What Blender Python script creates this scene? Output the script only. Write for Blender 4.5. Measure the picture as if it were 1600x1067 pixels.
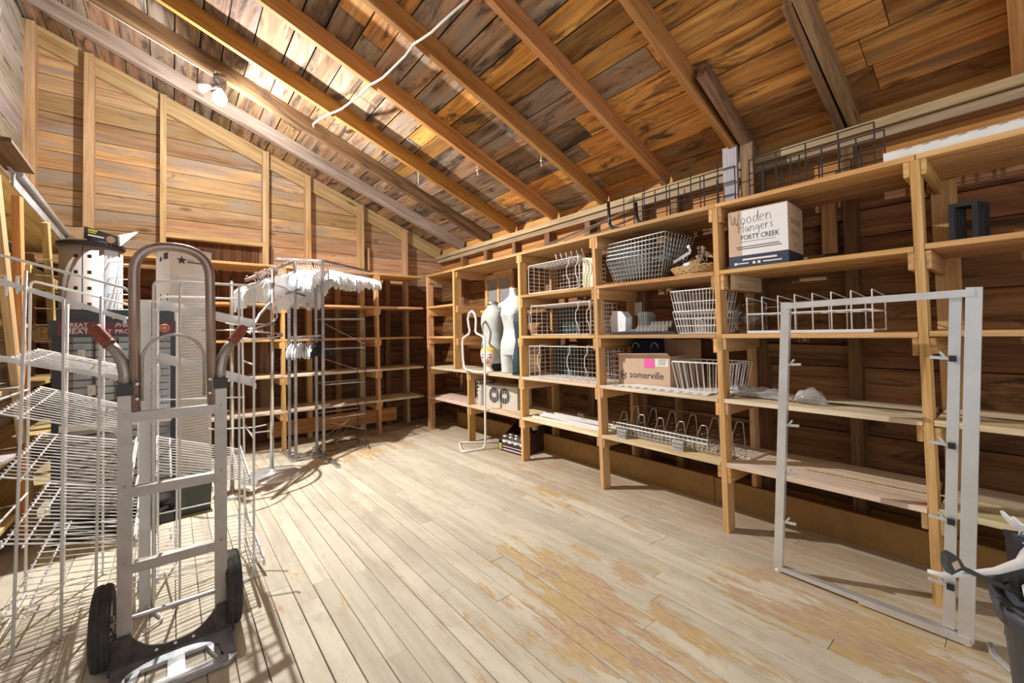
import bpy, bmesh, math, random
from mathutils import Vector, Matrix
from math import sin, cos, pi, radians as R

for o in list(bpy.data.objects):
    bpy.data.objects.remove(o)
SC = bpy.context.scene
COL = SC.collection

# ------------------------------------------------------------------ camera
F_PX, YAW, PITCH, ROLL, CY, EYE = 659.695, 0.677483, 0.0209389, -0.0163938, 506.497, 1.3
fw = Vector((sin(YAW) * cos(PITCH), cos(YAW) * cos(PITCH), sin(PITCH)))
r0 = Vector((cos(YAW), -sin(YAW), 0)); u0 = r0.cross(fw)
rt = r0 * cos(ROLL) + u0 * sin(ROLL); up = u0 * cos(ROLL) - r0 * sin(ROLL)
cam_d = bpy.data.cameras.new('camera'); cam = bpy.data.objects.new('camera', cam_d); COL.objects.link(cam)
cam.matrix_world = Matrix(((rt.x, up.x, -fw.x, 0), (rt.y, up.y, -fw.y, 0), (rt.z, up.z, -fw.z, EYE), (0, 0, 0, 1)))
cam_d.sensor_fit = 'HORIZONTAL'; cam_d.sensor_width = 36.0
cam_d.lens = F_PX / 1600 * 36.0
cam_d.shift_y = (CY - 533.5) / 1600
cam_d.clip_start = 0.02
SC.camera = cam

# ------------------------------------------------------------------ world, lights, exposure
w = bpy.data.worlds.new('world'); SC.world = w; w.use_nodes = True
w.node_tree.nodes['Background'].inputs[0].default_value = (0.95, 0.97, 1.0, 1)
w.node_tree.nodes['Background'].inputs[1].default_value = 0.5
SC.view_settings.view_transform = 'Standard'; SC.view_settings.look = 'None'
SC.view_settings.exposure = 0.0; SC.view_settings.gamma = 1.0; SC.view_settings.use_curve_mapping = False

def point_light(name, loc, power, radius, color):
    l = bpy.data.lights.new(name, 'POINT'); l.energy = power; l.shadow_soft_size = radius; l.color = color
    o = bpy.data.objects.new(name, l); COL.objects.link(o); o.location = loc
    return o
BULB = Vector((0.322, 4.42, 3.395))
point_light('bulb_light', BULB - Vector((0, 0, .115)), 115, 0.02, (1.0, 0.965, 0.92))
sl_ = bpy.data.lights.new('bulb_down_spot', 'SPOT'); sl_.energy = 700; sl_.spot_size = R(176); sl_.spot_blend = 1.0; sl_.shadow_soft_size = 0.02; sl_.color = (1.0, 0.965, 0.92)  # added spot throwing most of the bulb's light downwards, sparing the roof
so_ = bpy.data.objects.new('bulb_down_spot', sl_); COL.objects.link(so_); so_.location = BULB - Vector((0, 0, 0.115))
so_.rotation_euler = Vector((0.5, -0.6, -1.0)).to_track_quat('-Z', 'Y').to_euler()

def area_light(name, loc, target, power, sx, sy, color):
    l = bpy.data.lights.new(name, 'AREA'); l.energy = power; l.shape = 'RECTANGLE'; l.size = sx; l.size_y = sy; l.color = color
    o = bpy.data.objects.new(name, l); COL.objects.link(o); o.location = loc
    o.rotation_euler = (Vector(target) - Vector(loc)).to_track_quat('-Z', 'Y').to_euler()
    return o
# soft fill light added behind the camera, where the room is left unbuilt
area_light('rear_fill', (0.9, -1.6, 1.6), (1.6, 3.5, 1.5), 24, 3.4, 2.6, (1.0, 0.97, 0.93))

# ------------------------------------------------------------------ helpers
def tag(o, label=None, cat=None, group=None, kind=None):
    if label: o['label'] = label
    if cat: o['category'] = cat
    if group: o['group'] = group
    if kind: o['kind'] = kind
    return o

def thing(name, label, cat, loc=(0, 0, 0), rz=0.0, group=None):
    o = bpy.data.objects.new(name, None); COL.objects.link(o)
    o.empty_display_size = 0.05
    o.location = loc; o.rotation_euler = (0, 0, rz)
    return tag(o, label, cat, group)

def link(name, me, mat, parent=None, smooth=False):
    if mat is not None and len(me.materials) == 0:
        me.materials.append(mat)
    if smooth:
        me.polygons.foreach_set('use_smooth', [True] * len(me.polygons))
    o = bpy.data.objects.new(name, me); COL.objects.link(o)
    if parent: o.parent = parent
    return o

def dup(root, loc, rz, label=None, group=None, tilt=None):
    def cp(o, par):
        c = o.copy(); COL.objects.link(c)
        if par: c.parent = par
        for ch in [x for x in kids.get(o.name, [])]:
            cp(ch, c)
        return c
    kids = {}
    for o in COL.objects:
        if o.parent: kids.setdefault(o.parent.name, []).append(o)
    r = cp(root, None)
    r.location = loc; r.rotation_euler = (tilt[0], tilt[1], rz) if tilt else (0, 0, rz)
    if label: r['label'] = label
    if group: r['group'] = group
    return r

class MB:
    """collects shapes and links them as one mesh object"""
    def __init__(s): s.v = []; s.f = []; s.m = []; s.cur = 0
    def add(s, vs, fs):
        n = len(s.v); s.v += [tuple(p) for p in vs]
        s.f += [tuple(i + n for i in q) for q in fs]; s.m += [s.cur] * len(fs)
        return s
    def hexa(s, p):   # 8 corners: bottom 0-3 ccw, top 4-7
        return s.add(p, [(3, 2, 1, 0), (4, 5, 6, 7), (0, 1, 5, 4), (1, 2, 6, 5), (2, 3, 7, 6), (3, 0, 4, 7)])
    def box(s, x0, x1, y0, y1, z0, z1):
        return s.hexa([(x0, y0, z0), (x1, y0, z0), (x1, y1, z0), (x0, y1, z0), (x0, y0, z1), (x1, y0, z1), (x1, y1, z1), (x0, y1, z1)])
    def bar(s, a, b, w, t, up=(0, 0, 1)):   # a box from a to b: w across, t along up
        a = Vector(a); b = Vector(b); d = (b - a).normalized(); up = Vector(up)
        sd = d.cross(up)
        if sd.length < 1e-4: sd = d.cross(Vector((0, 1, 0)))
        sd.normalize(); upv = sd.cross(d).normalized()
        p = []
        for k in (-1, 1):
            for c, (i, j) in ((a, (-1, 0)), (b, (-1, 0)), (b, (1, 0)), (a, (1, 0))):
                p.append(c + sd * (-i * w / 2) + upv * (k * t / 2))
        return s.hexa(p)
    def tube(s, pts, r, n=6, closed=False, cap=True):
        pts = [Vector(p) for p in pts]; m = len(pts); rings = []
        prev = None
        for i in range(m):
            if closed: d = pts[(i + 1) % m] - pts[i - 1]
            else: d = pts[min(i + 1, m - 1)] - pts[max(i - 1, 0)]
            if d.length < 1e-9: d = Vector((0, 0, 1))
            d.normalize()
            if prev is None:
                ref = Vector((0, 0, 1)) if abs(d.z) < 0.9 else Vector((1, 0, 0))
                u_ = d.cross(ref).normalized()
            else:
                u_ = (prev - d * prev.dot(d))
                u_ = u_.normalized() if u_.length > 1e-6 else d.orthogonal().normalized()
            prev = u_; v_ = d.cross(u_)
            rr = r[i] if isinstance(r, (list, tuple)) else r
            k = 1.0
            if 0 < i < m - 1 or closed:
                a_ = (pts[i] - pts[i - 1]); b_ = (pts[(i + 1) % m] - pts[i])
                if a_.length > 1e-9 and b_.length > 1e-9:
                    c_ = max(-0.5, min(1, a_.normalized().dot(b_.normalized())))
                    k = 1 / max(0.6, math.sqrt((1 + c_) / 2))
            rings.append([pts[i] + (u_ * cos(2 * pi * j / n) + v_ * sin(2 * pi * j / n)) * rr * (k if True else 1) for j in range(n)])
        vs = [p for g in rings for p in g]; fs = []
        for i in range(m if closed else m - 1):
            a0 = i * n; b0 = ((i + 1) % m) * n
            for j in range(n):
                fs.append((a0 + j, a0 + (j + 1) % n, b0 + (j + 1) % n, b0 + j))
        if cap and not closed:
            fs.append(tuple(range(n - 1, -1, -1))); fs.append(tuple((m - 1) * n + j for j in range(n)))
        return s.add(vs, fs)
    def lathe(s, prof, c=(0, 0, 0), n=24, sx=1.0, sy=1.0):   # prof: (r, z)
        vs = []; fs = []; m = len(prof)
        for rr, zz in prof:
            for j in range(n):
                a = 2 * pi * j / n
                vs.append((c[0] + rr * sx * cos(a), c[1] + rr * sy * sin(a), c[2] + zz))
        for i in range(m - 1):
            for j in range(n):
                fs.append((i * n + j, i * n + (j + 1) % n, (i + 1) * n + (j + 1) % n, (i + 1) * n + j))
        if prof[0][0] > 1e-5: fs.append(tuple(range(n - 1, -1, -1)))
        if prof[-1][0] > 1e-5: fs.append(tuple((m - 1) * n + j for j in range(n)))
        return s.add(vs, fs)
    def prism(s, poly, a0, a1, axis='y'):   # polygon (p,q) extruded along an axis
        n = len(poly)
        def P(p, q, a):
            return {'y': (p, a, q), 'x': (a, p, q), 'z': (p, q, a)}[axis]
        vs = [P(p, q, a0) for p, q in poly] + [P(p, q, a1) for p, q in poly]
        fs = [tuple(range(n)), tuple(range(2 * n - 1, n - 1, -1))]
        for i in range(n): fs.append((i, (i + 1) % n, n + (i + 1) % n, n + i)[::-1])
        return s.add(vs, fs)
    def grid(s, fn, nu, nv, closed_u=False):
        vs = [fn(i / (nu - (0 if closed_u else 1)), j / (nv - 1)) for j in range(nv) for i in range(nu)]
        fs = []
        for j in range(nv - 1):
            for i in range(nu if closed_u else nu - 1):
                fs.append((j * nu + i, j * nu + (i + 1) % nu, (j + 1) * nu + (i + 1) % nu, (j + 1) * nu + i))
        return s.add(vs, fs)
    def mesh(s, name):
        me = bpy.data.meshes.new(name); me.from_pydata(s.v, [], s.f)
        bm = bmesh.new(); bm.from_mesh(me); bmesh.ops.recalc_face_normals(bm, faces=bm.faces); bm.to_mesh(me); bm.free()
        return me
    def build(s, name, mat, parent=None, smooth=False):
        mats = mat if isinstance(mat, (list, tuple)) else [mat]
        me = s.mesh(name)
        for q in mats: me.materials.append(q)
        if len(mats) > 1: me.polygons.foreach_set('material_index', s.m)
        if smooth: me.polygons.foreach_set('use_smooth', [True] * len(me.polygons))
        return link(name, me, None, parent)

def arc(c, r, a0, a1, n, ax=(1, 0, 0), ay=(0, 0, 1)):
    c = Vector(c); ax = Vector(ax); ay = Vector(ay)
    return [c + ax * (r * cos(a0 + (a1 - a0) * i / n)) + ay * (r * sin(a0 + (a1 - a0) * i / n)) for i in range(n + 1)]

def rounded(pts, r, n=4, closed=False):
    """round the corners of a polyline"""
    pts = [Vector(p) for p in pts]; out = []; m = len(pts)
    for i, p in enumerate(pts):
        if not closed and i in (0, m - 1): out.append(p); continue
        a = pts[i - 1]; b = pts[(i + 1) % m]
        da = (a - p); db = (b - p); k = min(r, da.length * 0.49, db.length * 0.49)
        p0 = p + da.normalized() * k; p1 = p + db.normalized() * k
        for t in range(n + 1):
            q = t / n; out.append(p0 * (1 - q) ** 2 + p * (2 * q * (1 - q)) + p1 * q * q)
    return out

def board(name, mat, a, b, w, t, up=(0, 0, 1), parent=None, taper=0.0):
    """a timber from a to b whose own X runs along the grain; w along up, t across"""
    a = Vector(a); b = Vector(b); d = (b - a); L = d.length; d.normalize(); up = Vector(up)
    sd = d.cross(up).normalized(); upv = sd.cross(d).normalized()
    m = MB(); h = L / 2; e = min(0.0022, t * 0.2)
    prof = [(-t / 2 + e, -w / 2), (t / 2 - e, -w / 2), (t / 2, -w / 2 + e), (t / 2, w / 2 - e), (t / 2 - e, w / 2), (-t / 2 + e, w / 2), (-t / 2, w / 2 - e), (-t / 2, -w / 2 + e)]
    vs = [(-h, p, q) for p, q in prof] + [(h, p, q) for p, q in prof]
    fs = [tuple(range(7, -1, -1)), tuple(range(8, 16))] + [(i, (i + 1) % 8, 8 + (i + 1) % 8, 8 + i) for i in range(8)]
    m.add(vs, fs)
    me = bpy.data.meshes.new(name); me.from_pydata(m.v, [], m.f)
    o = link(name, me, mat, parent)
    M = Matrix((d, -sd, upv)).transposed().to_4x4(); M.translation = (a + b) / 2
    if M.to_3x3().determinant() < 0:
        M = Matrix((d, sd, upv)).transposed().to_4x4(); M.translation = (a + b) / 2
    o.matrix_local = M
    return o

# ------------------------------------------------------------------ materials
def new_mat(name):
    m = bpy.data.materials.new(name); m.use_nodes = True
    nt = m.node_tree; return m, nt, nt.nodes['Principled BSDF']
def nd(nt, t, **kw):
    n = nt.nodes.new(t)
    for k, v in kw.items():
        if k.startswith('i_'): n.inputs[k[2:].replace('_', ' ')].default_value = v
        else: setattr(n, k, v)
    return n
def ramp(nt, src, stops):
    r = nt.nodes.new('ShaderNodeValToRGB'); nt.links.new(src, r.inputs[0])
    e = r.color_ramp.elements
    while len(e) < len(stops): e.new(0.5)
    for q, (p, c) in zip(e, stops):
        q.position = p; q.color = (*c, 1) if len(c) == 3 else c
    return r.outputs[0]
def mix(nt, fac, a, b, mode='MIX'):
    m = nt.nodes.new('ShaderNodeMix'); m.data_type = 'RGBA'; m.blend_type = mode
    for sock, v in ((m.inputs[0], fac), (m.inputs[6], a), (m.inputs[7], b)):
        if hasattr(v, 'links'): nt.links.new(v, sock)
        elif isinstance(v, (int, float)): sock.default_value = v
        else: sock.default_value = (*v, 1)
    return m.outputs[2]
def mth(nt, op, a, b=0.5, c=None, clamp=False):
    m = nt.nodes.new('ShaderNodeMath'); m.operation = op; m.use_clamp = clamp
    for i, v in enumerate((a, b) if c is None else (a, b, c)):
        if hasattr(v, 'links'): nt.links.new(v, m.inputs[i])
        else: m.inputs[i].default_value = v
    return m.outputs[0]
def noise(nt, vec, scale, detail=4, rough=0.6, dist=0.0):
    n = nt.nodes.new('ShaderNodeTexNoise'); nt.links.new(vec, n.inputs['Vector'])
    n.inputs['Scale'].default_value = scale; n.inputs['Detail'].default_value = detail
    n.inputs['Roughness'].default_value = rough; n.inputs['Distortion'].default_value = dist
    return n.outputs['Fac']
def vmul(nt, vec, s, add=None):
    m = nt.nodes.new('ShaderNodeVectorMath'); m.operation = 'MULTIPLY'; nt.links.new(vec, m.inputs[0]); m.inputs[1].default_value = s
    if add is None: return m.outputs[0]
    a = nt.nodes.new('ShaderNodeVectorMath'); a.operation = 'ADD'; nt.links.new(m.outputs[0], a.inputs[0]); nt.links.new(add, a.inputs[1])
    return a.outputs[0]
def rand_vec(nt):
    oi = nt.nodes.new('ShaderNodeObjectInfo')
    wn = nt.nodes.new('ShaderNodeTexWhiteNoise'); wn.noise_dimensions = '1D'; nt.links.new(oi.outputs['Random'], wn.inputs['W'])
    m = nt.nodes.new('ShaderNodeVectorMath'); m.operation = 'SCALE'; nt.links.new(wn.outputs['Color'], m.inputs[0]); m.inputs['Scale'].default_value = 60
    return oi.outputs['Random'], m.outputs[0], wn.outputs['Color']

def wood(name, light, mid, dark, stain=None, stain_amt=0.0, tint=0.35, knots=True, rough=0.72, grey=None, grey_amt=0.0):
    m, nt, b = new_mat(name); L = nt.links
    tc = nt.nodes.new('ShaderNodeTexCoord'); rnd, off, rcol = rand_vec(nt)
    g = vmul(nt, tc.outputs['Object'], (1.1, 16, 16), off)
    g2 = vmul(nt, tc.outputs['Object'], (2.2, 60, 60), off)
    n1 = noise(nt, g, 1.0, 5, 0.62, 0.6); n2 = noise(nt, g2, 1.0, 3, 0.7)
    col = ramp(nt, n1, [(0.30, dark), (0.47, mid), (0.66, light)])
    fine = ramp(nt, n2, [(0.35, (0.72, 0.72, 0.72)), (0.6, (1.06, 1.06, 1.06))])
    col = mix(nt, 0.8, col, fine, 'MULTIPLY')
    # board to board tone
    sep = nt.nodes.new('ShaderNodeSeparateColor'); L.new(rcol, sep.inputs[0])
    tone = mth(nt, 'MULTIPLY_ADD', sep.outputs[0], tint * 1.5, 1.0 - tint * 0.75)
    cmb = nt.nodes.new('ShaderNodeCombineColor')
    L.new(tone, cmb.inputs[0]); L.new(mth(nt, 'MULTIPLY', tone, mth(nt, 'MULTIPLY_ADD', sep.outputs[1], 0.12, 0.94)), cmb.inputs[1]); L.new(mth(nt, 'MULTIPLY', tone, mth(nt, 'MULTIPLY_ADD', sep.outputs[2], 0.3, 0.85)), cmb.inputs[2])
    col = mix(nt, 1.0, col, cmb.outputs[0], 'MULTIPLY')
    if knots:
        kv = vmul(nt, tc.outputs['Object'], (2.6, 7.5, 7.5), off)
        v = nt.nodes.new('ShaderNodeTexVoronoi'); L.new(kv, v.inputs['Vector']); v.inputs['Scale'].default_value = 1.0
        kf = ramp(nt, v.outputs['Distance'], [(0.05, (1, 1, 1)), (0.16, (0.5, 0.5, 0.5)), (0.2, (0, 0, 0))])
        sel = nt.nodes.new('ShaderNodeSeparateColor'); L.new(v.outputs['Color'], sel.inputs[0])
        on = mth(nt, 'GREATER_THAN', sel.outputs[0], 0.78)
        col = mix(nt, mth(nt, 'MULTIPLY', mth(nt, 'MULTIPLY', kf, on), 0.8), col, tuple(c * 0.35 for c in dark))
    if grey:
        gv = vmul(nt, tc.outputs['Object'], (0.7, 5, 5), off)
        gf = ramp(nt, noise(nt, gv, 1.3, 4, 0.6, 0.4), [(0.62 - 0.35 * grey_amt, (0, 0, 0)), (0.72 - 0.3 * grey_amt, (1, 1, 1))])
        col = mix(nt, mth(nt, 'MULTIPLY', gf, 0.75), col, grey)
    if stain:
        sv = vmul(nt, tc.outputs['Object'], (1.5, 7, 7), off)
        sf = ramp(nt, noise(nt, sv, 1.0, 6, 0.68, 1.2), [(0.60 - 0.2 * stain_amt, (0, 0, 0)), (0.70 - 0.15 * stain_amt, (1, 1, 1))])
        col = mix(nt, mth(nt, 'MULTIPLY', sf, 0.82), col, stain)
    L.new(col, b.inputs['Base Color']); b.inputs['Roughness'].default_value = rough
    b.inputs['Specular IOR Level'].default_value = 0.25
    bp = nt.nodes.new('ShaderNodeBump'); bp.inputs['Strength'].default_value = 0.25; bp.inputs['Distance'].default_value = 0.004
    L.new(n2, bp.inputs['Height']); L.new(bp.outputs[0], b.inputs['Normal'])
    return m

def plain(name, col, rough=0.5, metal=0.0, var=0.06, scale=9.0, spec=0.5, bump=0.0, trans=0.0, alpha=1.0, coat=0.0):
    m, nt, b = new_mat(name); L = nt.links
    tc = nt.nodes.new('ShaderNodeTexCoord')
    n = noise(nt, tc.outputs['Object'], scale, 4, 0.6)
    c = mix(nt, ramp(nt, n, [(0.3, (0, 0, 0)), (0.7, (1, 1, 1))]), tuple(x * (1 - var * 2) for x in col), tuple(min(1, x * (1 + var)) for x in col))
    L.new(c, b.inputs['Base Color'])
    rr = mth(nt, 'MULTIPLY_ADD', n, 0.2, rough - 0.1, clamp=True); L.new(rr, b.inputs['Roughness'])
    b.inputs['Metallic'].default_value = metal; b.inputs['Specular IOR Level'].default_value = spec
    b.inputs['Coat Weight'].default_value = coat
    if bump:
        bp = nt.nodes.new('ShaderNodeBump'); bp.inputs['Strength'].default_value = bump; bp.inputs['Distance'].default_value = 0.003
        L.new(noise(nt, tc.outputs['Object'], scale * 12, 3, 0.6), bp.inputs['Height']); L.new(bp.outputs[0], b.inputs['Normal'])
    if trans:
        b.inputs['Transmission Weight'].default_value = trans; b.inputs['IOR'].default_value = 1.45
    if alpha < 1: b.inputs['Alpha'].default_value = alpha
    return m
# ------------------------------------------------------------------ timber materials
M = {}
M['pine'] = wood('pine', (0.68, 0.42, 0.20), (0.58, 0.33, 0.135), (0.42, 0.20, 0.065), tint=0.28)
M['pine_pale'] = wood('pine_pale', (0.76, 0.64, 0.47), (0.68, 0.54, 0.37), (0.54, 0.38, 0.22), tint=0.25)  # pale cream boards of the lower shelves, paled further for strong light there
M['rafter'] = wood('rafter', (0.62, 0.33, 0.11), (0.52, 0.245, 0.07), (0.36, 0.145, 0.036), tint=0.3)
M['rafter_old'] = wood('rafter_old', (0.34, 0.22, 0.13), (0.24, 0.14, 0.075), (0.12, 0.065, 0.035), stain=(0.05, 0.04, 0.035), stain_amt=0.25, tint=0.35)
M['roof'] = wood('roof', (0.66, 0.35, 0.115), (0.50, 0.235, 0.066), (0.28, 0.11, 0.03), stain=(0.038, 0.03, 0.026), stain_amt=0.36, tint=0.7, grey=(0.25, 0.18, 0.11), grey_amt=0.12)  # near roof boards, orange raised to stand in for missing light
M['roof_far'] = wood('roof_far', (0.46, 0.31, 0.19), (0.34, 0.21, 0.12), (0.18, 0.10, 0.055), stain=(0.04, 0.032, 0.032), stain_amt=0.5, tint=0.6, grey=(0.33, 0.29, 0.25), grey_amt=0.35)  # greyer stained far boards, also toned down against the bulb's glare
M['wall_brown'] = wood('wall_brown', (0.33, 0.165, 0.07), (0.235, 0.108, 0.043), (0.12, 0.05, 0.022), stain=(0.03, 0.02, 0.015), stain_amt=0.25, tint=0.5)  # dark brown boards, with some shade behind the shelves put into the colour
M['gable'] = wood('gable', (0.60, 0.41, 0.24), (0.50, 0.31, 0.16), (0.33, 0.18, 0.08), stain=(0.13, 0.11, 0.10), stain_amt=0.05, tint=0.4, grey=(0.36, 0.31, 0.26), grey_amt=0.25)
M['gable_low'] = wood('gable_low', (0.21, 0.092, 0.042), (0.145, 0.058, 0.024), (0.07, 0.028, 0.012), tint=0.4, stain=(0.025, 0.018, 0.014), stain_amt=0.15)  # brown boards behind the far shelves, deepened to stand in for shade
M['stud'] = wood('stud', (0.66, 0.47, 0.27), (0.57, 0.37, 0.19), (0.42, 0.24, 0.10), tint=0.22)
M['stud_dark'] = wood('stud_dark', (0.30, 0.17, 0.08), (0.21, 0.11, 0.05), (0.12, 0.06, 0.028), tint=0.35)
M['plate'] = wood('plate', (0.56, 0.43, 0.30), (0.47, 0.34, 0.22), (0.30, 0.20, 0.12), tint=0.3)
M['left_board'] = wood('left_board', (0.50, 0.44, 0.38), (0.41, 0.35, 0.30), (0.26, 0.21, 0.18), tint=0.3, stain=(0.06, 0.05, 0.05), stain_amt=0.2)
M['weathered'] = wood('weathered', (0.44, 0.37, 0.28), (0.35, 0.285, 0.205), (0.20, 0.155, 0.11), tint=0.1)
M['grey_board'] = wood('grey_board', (0.52, 0.50, 0.48), (0.46, 0.44, 0.42), (0.36, 0.34, 0.32), tint=0.1, knots=False)
M['dark_gap'] = plain('dark_gap', (0.03, 0.022, 0.016), 0.95)

def painted_base():
    m, nt, b = new_mat('ochre_paint'); L = nt.links
    tc = nt.nodes.new('ShaderNodeTexCoord'); rnd, off, rc = rand_vec(nt)
    v = vmul(nt, tc.outputs['Object'], (1, 1, 1), off)
    n = noise(nt, v, 6, 5, 0.65)
    c = ramp(nt, n, [(0.35, (0.27, 0.15, 0.04)), (0.5, (0.34, 0.19, 0.05)), (0.66, (0.30, 0.14, 0.05)), (0.74, (0.42, 0.30, 0.14))])
    L.new(c, b.inputs['Base Color']); b.inputs['Roughness'].default_value = 0.55
    return m
M['ochre'] = painted_base()

def floor_mat():
    """cream floor paint worn through to mustard, terracotta and grey, most where feet have passed"""
    m, nt, b = new_mat('floor_paint'); L = nt.links
    tc = nt.nodes.new('ShaderNodeTexCoord'); geo = nt.nodes.new('ShaderNodeNewGeometry'); rnd, off, rcol = rand_vec(nt)
    pos = geo.outputs['Position']
    g = vmul(nt, tc.outputs['Object'], (1.3, 14, 14), off)
    n1 = noise(nt, g, 1.0, 5, 0.65, 0.5)
    cream = ramp(nt, n1, [(0.28, (0.46, 0.41, 0.32)), (0.5, (0.60, 0.55, 0.44)), (0.75, (0.66, 0.61, 0.50))])
    sep = nt.nodes.new('ShaderNodeSeparateColor'); L.new(rcol, sep.inputs[0])
    tone = mth(nt, 'MULTIPLY_ADD', sep.outputs[0], 0.22, 0.88)
    cmb = nt.nodes.new('ShaderNodeCombineColor'); L.new(tone, cmb.inputs[0]); L.new(tone, cmb.inputs[1]); L.new(mth(nt, 'MULTIPLY', tone, 0.985), cmb.inputs[2])
    col = mix(nt, 1.0, cream, cmb.outputs[0], 'MULTIPLY')
    # soft grey grime
    gr = ramp(nt, noise(nt, vmul(nt, pos, (2.2, 0.9, 1)), 1.5, 8, 0.72), [(0.47, (0, 0, 0)), (0.66, (1, 1, 1))])
    col = mix(nt, mth(nt, 'MULTIPLY', gr, 0.55), col, (0.40, 0.34, 0.27))
    g2_ = ramp(nt, noise(nt, vmul(nt, pos, (14, 4.5, 1)), 1.0, 6, 0.75, 0.5), [(0.55, (0, 0, 0)), (0.70, (1, 1, 1))])
    col = mix(nt, mth(nt, 'MULTIPLY', g2_, 0.45), col, (0.31, 0.26, 0.21))
    # where the traffic has been: worn zones on the floor (x, y, radius)
    def zone(cx, cy, rx, ry):
        s = nt.nodes.new('ShaderNodeVectorMath'); s.operation = 'SUBTRACT'; L.new(pos, s.inputs[0]); s.inputs[1].default_value = (cx, cy, 0)
        q = vmul(nt, s.outputs[0], (1 / rx, 1 / ry, 0))
        l = nt.nodes.new('ShaderNodeVectorMath'); l.operation = 'LENGTH'; L.new(q, l.inputs[0])
        return mth(nt, 'SUBTRACT', 1.0, l.outputs['Value'], clamp=True)
    z = mth(nt, 'MAXIMUM', zone(1.55, 1.35, 0.95, 1.35), mth(nt, 'MULTIPLY', zone(2.3, 0.55, 0.75, 1.1), 1.0))
    z = mth(nt, 'MAXIMUM', z, mth(nt, 'MULTIPLY', zone(2.45, 2.6, 0.55, 2.2), 0.72))
    z = mth(nt, 'MAXIMUM', z, mth(nt, 'MULTIPLY', zone(1.75, 4.75, 1.0, 0.75), 1.0))
    z = mth(nt, 'MAXIMUM', z, mth(nt, 'MULTIPLY', zone(0.6, 2.4, 0.9, 1.6), 0.35))
    wv = nt.nodes.new('ShaderNodeVectorMath'); wv.operation = 'ADD'; L.new(vmul(nt, pos, (9, 2.1, 1)), wv.inputs[0])
    sc = nt.nodes.new('ShaderNodeVectorMath'); sc.operation = 'SCALE'; L.new(rcol, sc.inputs[0]); sc.inputs['Scale'].default_value = 0.9; L.new(sc.outputs[0], wv.inputs[1])
    wn = noise(nt, wv.outputs[0], 1.0, 8, 0.72, 0.3)
    e = mth(nt, 'ADD', wn, mth(nt, 'MULTIPLY', z, 0.33))
    worn = ramp(nt, e, [(0.70, (0, 0, 0)), (0.735, (1, 1, 1))])
    hue = noise(nt, vmul(nt, pos, (2.2, 1.1, 1)), 1.7, 4, 0.6)
    wc = ramp(nt, hue, [(0.36, (0.47, 0.30, 0.09)), (0.47, (0.50, 0.33, 0.12)), (0.54, (0.43, 0.26, 0.16)), (0.66, (0.46, 0.30, 0.20))])
    wc = mix(nt, ramp(nt, noise(nt, vmul(nt, pos, (60, 14, 1)), 1.0, 4, 0.7), [(0.4, (0, 0, 0)), (0.7, (1, 1, 1))]), wc, (0.60, 0.47, 0.28))
    col = mix(nt, mth(nt, 'MULTIPLY', worn, 0.82), col, wc)
    # bare strip under and before the shelves: thinner, browner paint
    sx = nt.nodes.new('ShaderNodeSeparateXYZ'); L.new(pos, sx.inputs[0])
    strip = mth(nt, 'MULTIPLY_ADD', sx.outputs[0], 2.2, -2.2 * 2.42, clamp=True)
    sn = mth(nt, 'MULTIPLY', strip, ramp(nt, noise(nt, vmul(nt, pos, (3, 1.2, 1)), 1.6, 5, 0.65), [(0.3, (0.35, 0.35, 0.35)), (0.62, (1, 1, 1))]))
    col = mix(nt, mth(nt, 'MULTIPLY', sn, 0.8), col, (0.40, 0.28, 0.17))
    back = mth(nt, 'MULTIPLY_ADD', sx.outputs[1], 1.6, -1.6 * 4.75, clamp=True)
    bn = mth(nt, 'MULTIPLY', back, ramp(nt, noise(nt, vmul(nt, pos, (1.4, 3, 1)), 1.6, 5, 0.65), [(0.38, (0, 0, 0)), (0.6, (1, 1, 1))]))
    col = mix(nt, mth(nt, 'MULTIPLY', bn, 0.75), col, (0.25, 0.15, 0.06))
    # scuffs and specks
    sp = ramp(nt, noise(nt, vmul(nt, pos, (38, 12, 1)), 1.0, 3, 0.75), [(0.69, (0, 0, 0)), (0.76, (1, 1, 1))])
    col = mix(nt, mth(nt, 'MULTIPLY', sp, 0.55), col, (0.20, 0.15, 0.11))
    L.new(col, b.inputs['Base Color'])
    b.inputs['Specular IOR Level'].default_value = 0.3
    L.new(mth(nt, 'MULTIPLY_ADD', n1, 0.25, 0.5), b.inputs['Roughness'])
    bp = nt.nodes.new('ShaderNodeBump'); bp.inputs['Strength'].default_value = 0.2; bp.inputs['Distance'].default_value = 0.002
    L.new(e, bp.inputs['Height']); L.new(bp.outputs[0], b.inputs['Normal'])
    return m
M['floor'] = floor_mat()

# ------------------------------------------------------------------ the room: x to the right wall, y to the gable, z up
XL, XR, XS = -1.09, 3.40, 3.30       # left wall, right wall boards, stud faces
YB, YF = 6.02, -1.3                  # gable boards, open side behind the camera
RT, RZ = 0.385, 2.54                 # roof slope, rafter underside at XS
def rafter_z(x): return RZ + RT * (XS - x)
UPN = Vector((RT, 0, 1)).normalized()

rng = random.Random(4)
# floor
fm = MB(); fm.box(XL - 0.1, XR + 0.15, YF, YB + 0.15, -0.08, -0.022)
floor = tag(fm.build('floor', M['dark_gap']), 'worn cream-painted plank floor with mustard and terracotta bare patches', None, None, 'structure')
pw = 0.0935; x = XL - 0.02
while x < XR:
    y = YF - rng.uniform(0, 1.8)
    while y < YB + 0.05:
        ln = rng.uniform(1.2, 3.4); y1 = min(y + ln, YB + 0.1); y0 = max(y, YF)
        if y1 - y0 > 0.08:
            dz = rng.uniform(-0.0012, 0.0012)
            board('plank', M['floor'], (x + pw / 2, y0 + 0.0012, -0.011 + dz), (x + pw / 2, y1 - 0.0012, -0.011 + dz), 0.02, pw - rng.choice((.0015, .002, .003, .004)), parent=floor)
        y += ln
    x += pw

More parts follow.
